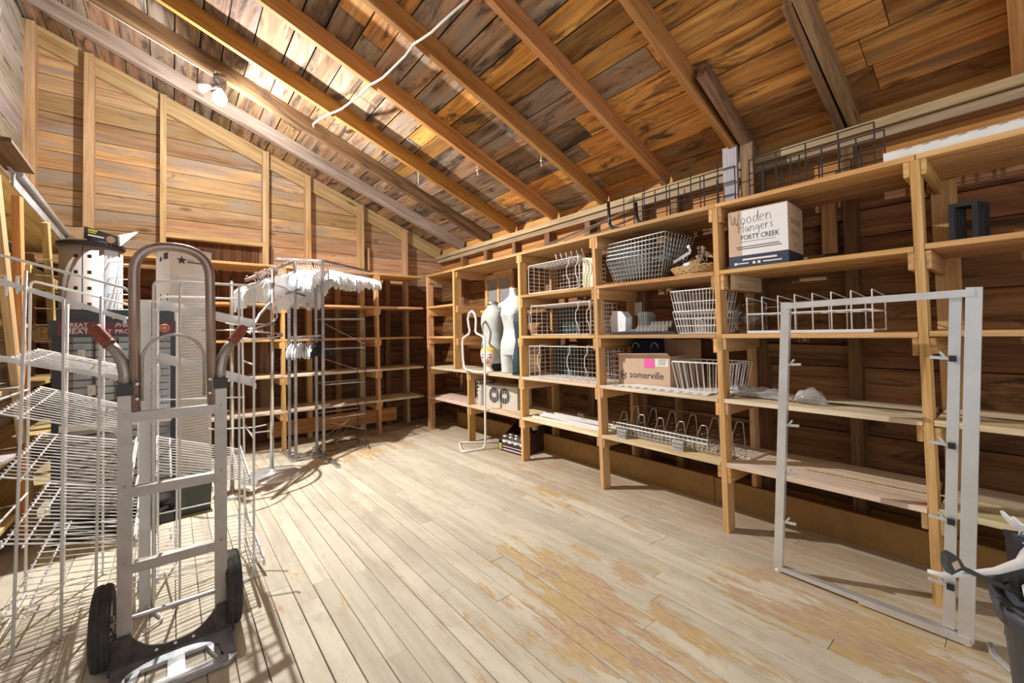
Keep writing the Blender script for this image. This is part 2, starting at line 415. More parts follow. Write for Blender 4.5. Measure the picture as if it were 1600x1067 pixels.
# roof: sheathing boards above the rafters
cm = MB(); d0 = 0.175
RD = 0.14
def roof_pt(x, y, h): return Vector((x, y, rafter_z(x))) + UPN * h
cm.hexa([roof_pt(XR + .25, YF, RD + .03), roof_pt(XL - .2, YF, RD + .03), roof_pt(XL - .2, YB + .2, RD + .03), roof_pt(XR + .25, YB + .2, RD + .03),
         roof_pt(XR + .25, YF, RD + .06), roof_pt(XL - .2, YF, RD + .06), roof_pt(XL - .2, YB + .2, RD + .06), roof_pt(XR + .25, YB + .2, RD + .06)])
ceiling = tag(cm.build('ceiling', M['dark_gap']), 'sloping underside of the roof, bare sheathing boards over exposed rafters', None, None, 'structure')
x = XR + 0.2; k = 0
while x > XL - 0.15:
    wd = rng.choice([0.17, 0.19, 0.21, 0.23]); dx = wd * cos(math.atan(RT)); xc = x - dx / 2
    y = YF - rng.uniform(0, 1.5)
    while y < YB + 0.1:
        y1 = min(y + rng.choice([2.0, 2.65, 3.3, 3.95]), YB + 0.15); y0 = max(y, YF)
        if y1 - y0 > 0.1:
            h = RD + 0.012 + rng.uniform(-0.002, 0.003)
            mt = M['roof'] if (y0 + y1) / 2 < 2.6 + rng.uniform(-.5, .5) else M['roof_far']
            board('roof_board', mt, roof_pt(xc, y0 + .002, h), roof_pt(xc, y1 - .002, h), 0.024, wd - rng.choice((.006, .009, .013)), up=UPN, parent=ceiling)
        y = y1
    x -= dx
RAFTERS = [-0.66, 0.0, 0.66, 1.32, 1.95, 2.62, 3.31, 4.05, 4.62, 5.26]
OLD = {0.66: 'rafter_old', 4.62: 'rafter_old', 5.26: 'weathered', 4.05: 'rafter', 3.31: 'rafter'}
for i, yr in enumerate(RAFTERS):
    wd = 0.046 if yr not in (4.62, 5.26) else 0.07
    ll = XL - 0.1
    a = roof_pt(XS + 0.02, yr + wd / 2, RD / 2); b = roof_pt(ll, yr + wd / 2 + rng.uniform(-.02, .02), RD / 2)
    board('rafter', M[OLD.get(yr, 'rafter')], a, b, RD, wd, up=UPN, parent=ceiling)
# end rafter against the gable
board('rafter', M['stud'], roof_pt(XS + .02, YB - 0.03, RD / 2 - .02), roof_pt(XL, YB - 0.03, RD / 2 - .02), RD + .04, 0.05, up=UPN, parent=ceiling)
# short sister pieces nailed beside the two nearest rafters
board('sister_rafter', M['rafter_old'], roof_pt(XS + .02, 1.30 - 0.032, 0.055), roof_pt(2.52, 1.30 - 0.045, 0.07), 0.11, 0.05, up=UPN, parent=ceiling)
board('sister_rafter', M['rafter_old'], roof_pt(XS + .02, 0.66 + 0.085, 0.045), roof_pt(2.38, 0.66 + 0.08, 0.06), 0.10, 0.045, up=UPN, parent=ceiling)

# right wall
wm = MB(); wm.box(XR + .022, XR + .06, YF, YB + .1, 0, 2.72)
wall_r = tag(wm.build('wall_right', M['dark_gap']), 'right wall of dark brown horizontal boards behind the long shelving', None, None, 'structure')
z = 0.0
while z < 2.62:
    h = rng.choice([0.17, 0.2, 0.22, 0.235]); y = YF - rng.uniform(0, 1.2)
    while y < YB:
        y1 = min(y + rng.uniform(3.2, 6.0), YB + .03); y0 = max(y, YF)
        if y1 - y0 > 0.1:
            board('plank', M['wall_brown'] if z < 2.05 else M['rafter'], (XR + .011, y0 + .002, z + h / 2), (XR + .011, y1 - .002, z + h / 2), h - rng.uniform(.003, .007), 0.02 + rng.uniform(0, .004), parent=wall_r)
        y = y1
    z += h
for ys in (-0.6, 0.715, 1.26, 1.90, 2.24, 2.85, 3.45, 4.05, 4.65, 5.25):
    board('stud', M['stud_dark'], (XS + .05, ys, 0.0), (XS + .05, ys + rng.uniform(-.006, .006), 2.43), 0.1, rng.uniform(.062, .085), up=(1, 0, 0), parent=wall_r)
board('top_plate', M['plate'], (XS + .05, YF, 2.457), (XS + .05, YB - .05, 2.45), 0.055, 0.12, parent=wall_r)
board('top_plate', M['plate'], (XS + .04, YF, 2.515), (XS + .04, YB - .05, 2.508), 0.055, 0.15, parent=wall_r)
# short blocks and braces between the studs
board('brace', M['stud_dark'], (XS + .06, 0.75, 1.14), (XS + .06, 1.22, 1.15), 0.09, 0.06, parent=wall_r)
board('brace', M['stud_dark'], (XS + .06, 0.75, 1.72), (XS + .06, 1.22, 1.74), 0.10, 0.06, parent=wall_r)
board('brace', M['stud_dark'], (XS + .06, 0.75, 2.02), (XS + .06, 1.22, 2.0), 0.07, 0.06, parent=wall_r)
board('brace', M['pine'], (XS + .04, 0.83, 1.78), (XS + .04, 0.83, 2.1), 0.08, 0.05, up=(0, 1, 0), parent=wall_r)
bm_ = MB(); bm_.box(3.19, 3.215, YF, 1.555, 0.0, 0.185)
bb = tag(bm_.build('baseboard_right', M['ochre']), 'ochre-painted base board along the right wall under the shelves', None, None, 'structure')
bm_ = MB(); bm_.box(3.187, 3.212, 1.56, 5.25, 0.0, 0.19); bm_.build('board', M['ochre'], bb)

# gable wall at the far end
bm_ = MB(); bm_.prism([(XL - .02, 0), (XR + .05, 0), (XR + .05, rafter_z(XR) + .1), (XL - .02, rafter_z(XL) + .15)], YB + .022, YB + .06)
wall_b = tag(bm_.build('wall_back', M['dark_gap']), 'far gable wall of horizontal boards between pale studs', None, None, 'structure')
z = 0.0
GS = [-1.06, -0.66, -0.08, 0.89, 1.385, 2.06, 2.74, 3.3]
while z < 4.3:
    h = rng.choice([0.165, 0.18, 0.2, 0.21]) if z > 2 else rng.choice([0.19, 0.22])
    xmax = min(XR, XS + (RZ + .12 - z) / RT) if z > RZ else XR
    xs = [XL] + sorted(rng.sample(GS[1:-1], 2)) + [XR]
    for xa, xb in zip(xs[:-1], xs[1:]):
        xb2 = min(xb, xmax)
        if z + h > 2.1 or not (xa < 0.9 and xb > -.1 and False):
            if xb2 - xa > .05:
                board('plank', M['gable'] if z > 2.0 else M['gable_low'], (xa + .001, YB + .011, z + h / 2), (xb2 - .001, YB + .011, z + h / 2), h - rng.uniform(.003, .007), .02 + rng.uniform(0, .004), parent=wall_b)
    z += h
for i, xs_ in enumerate(GS[:-1]):
    zt = rafter_z(xs_) + 0.12
    board('stud', M['stud'] if i not in () else M['stud_dark'], (xs_, YB - .065, 2.14 if i in (2, 3) else 0.0), (xs_ + rng.uniform(-.008, .008), YB - .065, zt), 0.125, (.085, .075, .055, .065, .06, .068, .05)[i], up=(0, 1, 0), parent=wall_b)
for xs_ in (0.25, 1.75, 2.45):
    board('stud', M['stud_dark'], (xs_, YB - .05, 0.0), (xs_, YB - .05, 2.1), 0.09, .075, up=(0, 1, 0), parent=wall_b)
board('brace', M['stud'], (2.06 + .12, YB - .04, 2.15), (2.06 + .12, YB - .04, 2.55), 0.05, .035, up=(0, 1, 0), parent=wall_b)
# boarded-up hatch of upright boards below the sill
x = -0.04; k = 0
while x < 0.86:
    wd = rng.choice([.125, .14, .16])
    board('hatch_board', M['pine' if False else 'gable_low'] if False else M['rafter_old'] if k % 7 == 6 else M['hatch'] if 'hatch' in M else M['gable_low'], (x + wd / 2, YB - .02, 0.35), (x + wd / 2, YB - .02, 2.42), wd - .004, .018, up=(1, 0, 0), parent=wall_b)
    x += wd; k += 1
sm = MB(); sm.prism([(YB - .13, 2.405), (YB, 2.405), (YB, 2.46), (YB - .11, 2.46), (YB - .13, 2.445)], -0.06, 0.925, 'x')
tag(sm.build('trim_1', M['stud']), 'pale wooden sill lying across the gable studs above the shelves', None, None, 'structure')

# left wall
lm = MB(); lm.box(XL - .06, XL - .022, YF + 2.2, YB + .1, 0, 3.74); lm.box(XL - .06, XL - .022, YF + 2.2, YB - .1, 3.74, 4.0); lm.box(XL - .06, XL - .022, YF + 2.2, YB + .1, 4.0, rafter_z(XL) + .1)
wall_l = tag(lm.build('wall_left', M['dark_gap']), 'left wall of weathered grey boards', None, None, 'structure')
z = 0.0
while z < 4.2:
    h = rng.choice([0.17, 0.19, 0.21])
    board('plank', M['left_board'], (XL - .011, YF + 2.2, z + h / 2), (XL - .011, YB - (.12 if 3.70 < z + h / 2 < 4.02 else rng.uniform(0.02, .04)), z + h / 2), h - rng.uniform(.003, .008), .02, parent=wall_l)
    z += h
# ------------------------------------------------------------------ wooden shelving
XF, YS = 2.766, 5.446
ZS = [2.123, 1.684, 1.272, 0.855, 0.446]        # upper faces of the shelves
TH = 0.027
shelf_r = thing('wooden_shelving', 'long open pine shelving of four uneven bays built along the right wall', 'shelving')
def upright(par, x, y, z0, z1, lean=0.0, w=0.036, d=0.092, axis='x', mat='pine'):
    """front post: w along the run, d deep"""
    if axis == 'x':
        return board('upright', M[mat], (x + d / 2, y + lean * z0, z0), (x + d / 2, y + lean * z1, z1), d, w, up=(1, 0, 0), parent=par)
    return board('upright', M[mat], (x + lean * z0, y + d / 2, z0), (x + lean * z1, y + d / 2, z1), d, w, up=(0, 1, 0), parent=par)
def cleat(par, x0, x1, y, z, h=0.085, t=0.022, mat='pine'):
    board('cleat', M[mat], (x0, y, z - TH - h / 2), (x1, y, z - TH - h / 2), h, t, parent=par)
# y of the far face of each post, lean per metre (they have crept out of plumb)
POSTS = {'A': (5.313, .004), 'C': (3.306, .004), 'D': (2.285, .022), 'E': (1.283, .010), 'F': (0.322, .012), 'G': (-0.72, 0.0)}
for k, (y, ln) in POSTS.items():
    upright(shelf_r, XF, y, 0.0, 2.123 - TH, ln)
upright(shelf_r, XF, 4.61, 0.855, 2.096, 0.0, d=0.11)
upright(shelf_r, XF, 4.30, 0.0, 0.828, 0.0, d=0.09)
for k in 'CDEFG':
    y, ln = POSTS[k]
    if k == 'F': board('back_upright', M['pine'], (XS - .02, y - .045, 0), (XS - .02, y - .045 + ln * 2, 2.09), 0.10, .03, up=(0, 1, 0), parent=shelf_r)
    else: board('back_upright', M['pine'], (XS - .045, y, 0), (XS - .045, y + ln * 2, 2.09), 0.09, .03, up=(1, 0, 0), parent=shelf_r)
rs = random.Random(11)
def run(y0, y1, zi, wid=0.175, n=3, dy=0.0):
    """a shelf of n boards between y0 and y1 at level zi, front edge at XF"""
    z = ZS[zi] if zi < 5 else zi
    x = XF - 0.004
    ws = [0.2, 0.18, 0.15][:n]
    for w_ in ws:
        board('shelf_board', M['pine'] if zi < 3 else M['pine_pale'], (x + w_ / 2, y0, z - TH / 2 + rs.uniform(-.001, .001)), (x + w_ / 2, y1, z - TH / 2 + rs.uniform(-.001, .001)), TH, w_ - .004, parent=shelf_r)
        x += w_
def P(k, z): return POSTS[k][0] + POSTS[k][1] * z
run(P('A', 2) + .03, P('E', 2), 0); run(P('E', 2) - .002, P('F', 2), 0); run(P('F', 2) - .004, -0.9, 0)
for zi in (1, 2): run(P('A', 1.5) + .02, 4.60, zi, n=2)
run(P('A', 1) + .02, P('C', 1) + .02, 3); run(P('A', .5) + .02, 4.3, 4); run(4.3, P('C', .5) + .02, 4)
for a, b in (('C', 'D'), ('D', 'E'), ('E', 'F'), ('F', 'G')):
    for zi in (1, 2, 3, 4):
        z = ZS[zi] + (0.0 if a != 'F' else 0.006)
        if a == 'F':
            x = XF - .004
            for w_ in (0.2, 0.18, 0.15):
                board('shelf_board', M['pine'] if zi < 3 else M['pine_pale'], (x + w_ / 2, P(a, z) - .02, z - TH / 2), (x + w_ / 2, P(b, z) + .02, z - TH / 2), TH, w_ - .004, parent=shelf_r); x += w_
        else:
            run(P(a, z) - .019, P(b, z) + .019, zi)
for k in 'ACDEF':
    for zi in range(5):
        z = ZS[zi]; y = P(k, z)
        if k != 'A': cleat(shelf_r, XF + .004, XS - .01, y + .03, z, h=rs.choice([.075, .085, .095]))
        if not (k == 'C' and zi in ()): cleat(shelf_r, XF + .004 if k != 'A' else XF + .02, XS - .01, y - .03, z, h=rs.choice([.075, .085, .1]))
for zi in (0, 1, 2): cleat(shelf_r, XF + .03, XS - .01, 4.61 + .03, ZS[zi]); cleat(shelf_r, XF + .03, XS - .01, 4.61 - .03, ZS[zi])
for zi in (3, 4): cleat(shelf_r, XF + .01, XS - .01, 4.30 + .03, ZS[zi]); cleat(shelf_r, XF + .01, XS - .01, 4.30 - .03, ZS[zi])
cleat(shelf_r, XF + .05, XS - .05, 1.225, 1.684, h=.10, mat='pine_pale')

shelf_b = thing('wooden_shelving', 'open pine shelving across the far gable wall below the studs', 'shelving')
BP = {'G': (2.116, -.014), 'H': (0.988, -.006), 'I': (-0.1, 0.0), 'J': (-0.66, 0.0)}
for k, (x, ln) in BP.items(): upright(shelf_b, x + .018, YS, 0.0, 2.096, ln, axis='y')
def runb(x0, x1, zi):
    y = YS - .004
    for w_ in (0.2, 0.17, 0.14):
        board('shelf_board', M['pine'] if zi < 3 else M['pine_pale'], (x0, y + w_ / 2, ZS[zi] - TH / 2), (x1, y + w_ / 2, ZS[zi] - TH / 2), TH, w_ - .004, parent=shelf_b); y += w_
for zi in range(5):
    for x0, x1 in ((XF + (-.0), 2.135), (2.13, 1.006), (1.006, -.09), (-.085, -.66)): runb(x0, x1, zi)
    for k in 'GHI':
        x, ln = BP[k]; xx = x + .018 + ln * ZS[zi]
        for s in (-1, 1):
            h = rs.choice([.08, .095])
            board('cleat', M['pine'], (xx + s * .03, YS + .004, ZS[zi] - TH - h / 2), (xx + s * .03, YB - .1, ZS[zi] - TH - h / 2), h, .022, parent=shelf_b)
board('ledger', M['rafter'], (2.55, YB - .12, 0.16), (0.9, YB - .12, 0.16), .19, .03, parent=shelf_b)
# ------------------------------------------------------------------ materials of the things
M['white_wire'] = plain('white_wire', (0.80, 0.79, 0.78), 0.35, var=0.05, scale=30)
M['white_enamel'] = plain('white_enamel', (0.78, 0.77, 0.75), 0.4, var=0.05)
M['alu'] = plain('aluminium', (0.45, 0.40, 0.37), 0.42, 0.7, var=0.08, scale=14)
M['alu_pale'] = plain('aluminium_pale', (0.74, 0.75, 0.76), 0.35, 0.6, var=0.05, scale=8)
M['chrome'] = plain('chrome', (0.72, 0.72, 0.74), 0.14, 1.0, var=0.05, scale=6)
M['dull_steel'] = plain('dull_steel', (0.36, 0.33, 0.32), 0.4, 0.8, var=0.15, scale=12)
M['galv'] = plain('galvanised', (0.50, 0.49, 0.47), 0.35, 0.8, var=0.1, scale=30)
M['black_wire'] = plain('black_wire', (0.035, 0.035, 0.038), 0.35, var=0.1)
M['black'] = plain('black_plastic', (0.022, 0.022, 0.024), 0.4, var=0.1)
M['rubber'] = plain('rubber', (0.045, 0.04, 0.038), 0.75, var=0.25, scale=25, bump=0.3)
M['grip'] = plain('grip_red', (0.33, 0.085, 0.05), 0.5, var=0.2, scale=40)
M['cast'] = plain('cast_brown', (0.085, 0.065, 0.058), 0.5, 0.3, var=0.25, scale=30)
M['toe'] = plain('toe_plate', (0.56, 0.58, 0.62), 0.35, 0.7, var=0.2, scale=18)
M['loop_brown'] = plain('loop_tube', (0.40, 0.30, 0.26), 0.35, 0.7, var=0.1)
M['white_plastic'] = plain('white_plastic', (0.80, 0.83, 0.88), 0.25, var=0.03, trans=0.0, coat=0.3)
M['clear_plastic'] = plain('clear_plastic', (0.86, 0.87, 0.88), 0.12, var=0.02, trans=0.75)
M['glass'] = plain('glass', (0.95, 0.96, 0.95), 0.03, var=0.0, trans=1.0)
M['card'] = plain('cardboard', (0.44, 0.29, 0.18), 0.8, var=0.06, scale=5)
M['card_pale'] = plain('cardboard_pale', (0.60, 0.43, 0.31), 0.8, var=0.05, scale=5)
M['carton_grey'] = plain('carton_grey', (0.60, 0.57, 0.50), 0.75, var=0.05)
M['paper'] = plain('paper', (0.80, 0.78, 0.74), 0.7, var=0.03)
M['white_print'] = plain('white_print', (0.80, 0.78, 0.78), 0.6, var=0.02)
M['ink'] = plain('ink', (0.05, 0.045, 0.06), 0.6, var=0.0)
M['navy_band'] = plain('navy_band', (0.035, 0.045, 0.075), 0.55, var=0.1)
M['pink'] = plain('pink_sticker', (0.85, 0.12, 0.42), 0.6, var=0.02)
M['silver_panel'] = plain('silver_panel', (0.42, 0.38, 0.36), 0.5, 0.25, var=0.06, scale=3)
M['pale_blue_panel'] = plain('pale_panel', (0.58, 0.64, 0.70), 0.5, var=0.04)
M['header'] = plain('header_dark', (0.025, 0.03, 0.045), 0.3, var=0.1)
M['maroon'] = plain('maroon', (0.14, 0.014, 0.04), 0.4, var=0.1)
M['red_badge'] = plain('red_badge', (0.5, 0.10, 0.06), 0.5, var=0.05)
M['cream_col'] = plain('cream_column', (0.66, 0.63, 0.60), 0.5, var=0.03)
M['green_box'] = plain('green_box', (0.045, 0.055, 0.05), 0.45, var=0.15)
M['navy'] = plain('navy_cloth', (0.012, 0.02, 0.045), 0.8, var=0.2)
M['teal'] = plain('dark_teal', (0.018, 0.05, 0.065), 0.7, var=0.1)
M['grey_cloth'] = plain('grey_cloth', (0.46, 0.49, 0.46), 0.85, var=0.05, scale=14)
M['torso_white'] = plain('torso_white', (0.62, 0.64, 0.64), 0.45, var=0.02)
M['skin_paint'] = plain('head_paint', (0.78, 0.66, 0.58), 0.4, var=0.03)
M['yellow_hair'] = plain('yellow_hair', (0.74, 0.56, 0.14), 0.45, var=0.1)
M['jar_tray'] = plain('jar_tray', (0.05, 0.014, 0.022), 0.5, var=0.15)
M['lime'] = plain('lime_print', (0.42, 0.52, 0.10), 0.5, var=0.05)
M['bin'] = plain('bin_grey', (0.055, 0.065, 0.085), 0.45, var=0.1, scale=4, bump=0.1)
M['rope'] = plain('cotton_rope', (0.74, 0.70, 0.66), 0.85, var=0.08, scale=60, bump=0.3)
M['cream_wood'] = wood('cream_wood', (0.66, 0.51, 0.27), (0.60, 0.44, 0.21), (0.48, 0.32, 0.13), tint=0.2)
M['cream_board'] = plain('cream_board', (0.70, 0.60, 0.42), 0.6, var=0.03)
M['wicker'] = plain('wicker', (0.62, 0.42, 0.20), 0.6, var=0.25, scale=60)
M['grey_edge'] = plain('grey_edge', (0.44, 0.44, 0.45), 0.5, 0.2, var=0.15, scale=12)
M['yellow_tag'] = plain('yellow_tag', (0.6, 0.55, 0.05), 0.5)

def text(name, body, size, origin, xdir, zdir, mat, parent=None, ext=0.0006, align='LEFT', sx=1.0, shear=0.0):
    c = bpy.data.curves.new(name, 'FONT'); c.body = body; c.size = size; c.extrude = ext; c.align_x = align
    c.resolution_u = 2; c.shear = shear
    c.materials.append(mat)
    tmp = bpy.data.objects.new('tmp_text', c); COL.objects.link(tmp)
    bpy.context.view_layer.update()
    me = bpy.data.meshes.new_from_object(tmp.evaluated_get(bpy.context.evaluated_depsgraph_get()))
    bpy.data.objects.remove(tmp); bpy.data.curves.remove(c)
    me.materials.clear(); me.materials.append(mat)
    o = bpy.data.objects.new(name, me); COL.objects.link(o); o['kind'] = 'stuff'
    x = Vector(xdir).normalized(); u_ = Vector(zdir); n = x.cross(u_).normalized(); u_ = n.cross(x).normalized()
    m = Matrix((x * sx, u_, n)).transposed().to_4x4(); m.translation = Vector(origin) + n * ext
    o.matrix_local = m
    if parent: o.parent = parent
    return o

def lerp3(a, b, t): return Vector(a).lerp(Vector(b), t)
def wire_shelf(par, q, n, r=0.0022, rods=3, name='wire_shelf', lip=None, mat='white_wire', lip_h=0.032):
    """a wire shelf over four corners FL, FR, BR, BL: n wires from left to right, rods from front to back"""
    FL, FR, BR, BL = [Vector(p) for p in q]
    m = MB()
    for i in range(n):
        t = i / (n - 1); rr = r * (1.6 if i in (0, n - 1) else 1)
        m.tube([FL.lerp(BL, t), FR.lerp(BR, t)], rr, 4)
    for k in range(rods):
        t = [0.02, 0.16, 0.9, 0.5, 0.7][k]
        a = FL.lerp(FR, t); b = BL.lerp(BR, t); d = (b - a).normalized() * 0.02
        m.tube([a - d + Vector((0, 0, -r * 2)), b + d * 1.2 + Vector((0, 0, -r * 2))], r * 1.7, 4)
    o = m.build(name, M[mat], par)
    if lip:
        a, b = {'right': (FR, BR), 'front': (FL, FR)}[lip]
        l = MB(); l.bar(a + Vector((0, 0, lip_h * .35)), b + Vector((0, 0, lip_h * .35)), 0.006, lip_h)
        l.bar(a + Vector((0, 0, -lip_h * .1)), b + Vector((0, 0, -lip_h * .1)), 0.014, 0.004)
        l.build('price_channel', M['white_enamel'], o)
    for a in (FL, FR):
        h = MB(); h.box(a.x - .006, a.x + .006, a.y - .014, a.y + .004, a.z - .018, a.z + .012); h.build('clip', M['white_enamel'], o)
    return o
# ------------------------------------------------------------------ hand truck
ht = thing('hand_truck', 'aluminium two-wheeled hand truck with red grips and a tall brown loop handle', 'hand truck', (0.01, 2.3, 0))
def htb(name, fn, mat, par=None, smooth=False):
    m = MB(); fn(m); return m.build(name, M[mat], par or ht, smooth)
XL_, XR_ = -0.158, 0.158
for s in (XL_, XR_):
    rl = htb('rail', lambda m: m.box(s - .022, s + .022, -.018, .018, .09, 1.09), 'alu')
    htb('rivet', lambda m: [m.lathe([(0.0, .002), (.006, .001), (.007, 0)], (s, 0, 0), 8) for _ in ()] or [m.box(s - .005, s + .005, -.021, -.018, z - .005, z + .005) for z in (.41, .715, 1.0)], 'dull_steel', rl)
    htb('collar', lambda m: m.box(s - .026, s + .026, -.022, .022, 1.075, 1.122), 'black')
    k = -1 if s < 0 else 1
    pts = [Vector((s, 0, 1.11)), Vector((s, .005, 1.16)), Vector((s + k * .008, .012, 1.21)), Vector((s + k * .028, .026, 1.252)), Vector((s + k * .052, .045, 1.285))]
    bent = htb('bent_handle', lambda m: m.tube(pts, [.021, .021, .021, .02, .02], 12), 'alu', smooth=True)
    d = (pts[-1] - pts[-2]).normalized()
    def gripf(m):
        p0 = pts[-1] - d * .008; n = 15
        m.tube([p0 + d * (.098 * i / (n - 1)) for i in range(n)], [.021 + (.0035 if i % 2 else 0) + (.004 if i == 0 else 0) - (.006 if i == n - 1 else 0) for i in range(n)], 12)
    htb('grip', gripf, 'grip', smooth=True)
for z in (0.985, 0.685, 0.385):
    htb('cross_bar', lambda m: [m.box(XL_ + .02, XR_ - .02, -.016, .012, z - .019, z + .019), m.box(XL_ + .02, XR_ - .02, -.02, .016, z + .015, z + .022)], 'alu')
def loopf(m):
    p = rounded([(-.128, -.004, 1.01), (-.133, .0, 1.69), (.118, .0, 1.69), (.127, -.004, 1.01)], .13, 8)
    m.tube(p, .0185, 12)
htb('loop_handle', loopf, 'loop_brown', smooth=True)
htb('arch_strap', lambda m: m.tube(arc((-.004, -.012, 1.215), .102, 0, pi, 18) and [Vector((.098, -.012, 1.05))] + arc((-.004, -.012, 1.215), .102, 0, pi, 18) + [Vector((-.106, -.012, 1.05))], .006, 6), 'alu', smooth=True)
htb('loop_bolt', lambda m: [m.tube([(x, -.03, z), (x, .0, z)], .006, 8) for x in (-.12, .118) for z in (1.06, 1.12)], 'galv')
htb('axle', lambda m: m.tube([(-.235, .065, .155), (.21, .065, .155)], .0105, 8), 'dull_steel')
def castf(m):
    for s in (-1, 1):
        m.prism([(s * .135 if s > 0 else -.205, .0), (s * .205 if s > 0 else -.135, .0), (s * .2 if s > 0 else -.135, .135), (s * .14 if s > 0 else -.2, .135)], -.03, .02)
    n = 14
    top = [(-.136 + .272 * i / n, .05 + .075 * (abs(2 * i / n - 1)) ** 3) for i in range(n + 1)]
    m.prism([(-.136, .008), (.136, .008)] + top[::-1], -.026, -.018)
cs = htb('wheel_bracket', castf, 'cast')
htb('bolt_hole', lambda m: [m.tube([(x, -.0275, .04), (x, -.0255, .04)], .006, 8) for x in (-.06, .0, .06)], 'paper', cs)
def toef(m):
    # cast nose plate: a rounded slab with two openings
    y0, y1 = -.255, -.02; xs = (-.195, -.15, -.025, .03, .145, .195); ys = (y0, y0 + .055, y1 - .07, y1)
    for i in range(5):
        for j in range(3):
            if j == 1 and i in (1, 3): continue
            x0, x1 = xs[i], xs[i + 1]; a, b = ys[j], ys[j + 1]
            cut = .03
            if j == 0 and i == 0: m.prism([(x0, b), (x0, a + cut), (x0 + cut, a), (x1, a), (x1, b)], .004, .02, 'z')
            elif j == 0 and i == 4: m.prism([(x0, b), (x0, a), (x1 - cut, a), (x1, a + cut), (x1, b)], .004, .02, 'z')
            else: m.box(x0, x1, a, b, .004, .02)
    m.bar((-.15, y0 + .055, .012), (-.115, y1 - .07, .012), .02, .016); m.bar((.145, y0 + .055, .012), (.11, y1 - .07, .012), .02, .016)
htb('toe_plate', toef, 'toe')
for s, wx in ((-1, -.226), (1, .205)):
    def tyre(m):
        R_, w_ = .155, .031; c = Vector((wx, .065, .155)); prof = [(.095, -w_ * .75), (.13, -w_), (.148, -w_ * .85), (.1545, -w_ * .55), (.152, -w_ * .5), (.1555, -w_ * .42), (.1555, -w_ * .15), (.152, -w_ * .1), (.152, w_ * .1), (.1555, w_ * .15), (.1555, w_ * .42), (.152, w_ * .5), (.1545, w_ * .55), (.148, w_ * .85), (.13, w_), (.095, w_ * .75)]
        n = 32; vs = []; fs = []
        for r_, x_ in prof:
            for j in range(n): vs.append((c.x + x_, c.y + r_ * cos(2 * pi * j / n), c.z + r_ * sin(2 * pi * j / n)))
        q = len(prof)
        for i in range(q):
            for j in range(n):
                fs.append((i * n + j, i * n + (j + 1) % n, ((i + 1) % q) * n + (j + 1) % n, ((i + 1) % q) * n + j))
        m.add(vs, fs)
    wh = htb('wheel', tyre, 'rubber', smooth=True)
    htb('hub', lambda m: [m.tube([(wx - .022, .065, .155), (wx + .022, .065, .155)], .096, 24), m.tube([(wx - .032, .065, .155), (wx + .032, .065, .155)], .03, 12)], 'dull_steel', wh)
for s in (-.158, .158): htb('wheel_brace', lambda m: m.bar((s, .03, .30), (s * 1.08, .075, .16), .012, .03), 'alu')

# ------------------------------------------------------------------ white wire racks
ra = thing('wire_rack', 'tall white wire rack of sloping shelves, its left end out of the picture', 'display rack', (0, 0, 0), 0, 'white wire display racks')
SA = [[(-0.568, 2.7, 1.548), (-0.175, 2.7, 1.391), (-0.195, 3.25, 1.421), (-0.588, 3.25, 1.572)],
      [(-0.566, 2.7, 1.225), (-0.165, 2.7, 1.105), (-0.18, 3.25, 1.138), (-0.547, 3.25, 1.258)],
      [(-0.57, 2.7, 1.006), (-0.163, 2.7, 0.852), (-0.166, 3.25, 0.909), (-0.537, 3.25, 1.062)],
      [(-0.563, 2.7, 0.743), (-0.158, 2.7, 0.604), (-0.16, 3.25, 0.714), (-0.536, 3.25, 0.821)],
      [(-0.553, 2.7, 0.466), (-0.14, 2.7, 0.340), (-0.14, 3.25, 0.447), (-0.512, 3.25, 0.559)],
      [(-0.551, 2.7, 0.166), (-0.125, 2.7, 0.093), (-0.13, 3.25, 0.263), (-0.483, 3.25, 0.34)]]
for i, q in enumerate(SA): wire_shelf(ra, q, (8, 11, 15, 16, 17, 15)[i], r=.0027, lip='right' if i > 1 else 'front', lip_h=.036 if i > 1 else .022)
def fr(pts, r, name='frame_loop', par=None, rr=.03, n=6, mat='white_wire'):
    m = MB(); m.tube(rounded(pts, rr, 4), r, n); return m.build(name, M[mat], par, True)
for y_, dz in ((2.69, 0.0), (3.27, -.05)):
    fr([(-0.585, y_, .0), (-0.575, y_, 1.665 + dz), (-0.155, y_, 1.535 + dz), (-0.15, y_, .0)], .0065, par=ra)
for x0, x1, y_, zt in ((-.514, -.485, 2.685, 1.60), (-.27, -.255, 2.685, 1.50), (-.376, -.374, 2.69, 1.48), (-.45, -.44, 3.275, 1.5), (-.30, -.30, 3.275, 1.46)):
    fr([(x0, y_, 0.004), (x1, y_, zt)], .006, 'upright_wire', ra)
for z in (.02, .52, 1.05):
    fr([(-.58, 2.69, z), (-.58, 3.27, z)], .005, 'side_wire', ra); fr([(-.152, 2.69, z), (-.152, 3.27, z)], .005, 'side_wire', ra)
fr([(-.585, 2.69, .02), (-.15, 2.69, .02)], .005, 'bottom_wire', ra); fr([(-.585, 3.27, .02), (-.15, 3.27, .02)], .005, 'bottom_wire', ra)
m = MB()
for x in (-.555, -.50):
    m.tube([(x - .012, 2.70, 1.50), (x - .012, 2.70, 1.575), (x + .012, 2.70, 1.575), (x + .012, 2.70, 1.49)], .0045, 5)
m.build('hook', M['white_wire'], ra)

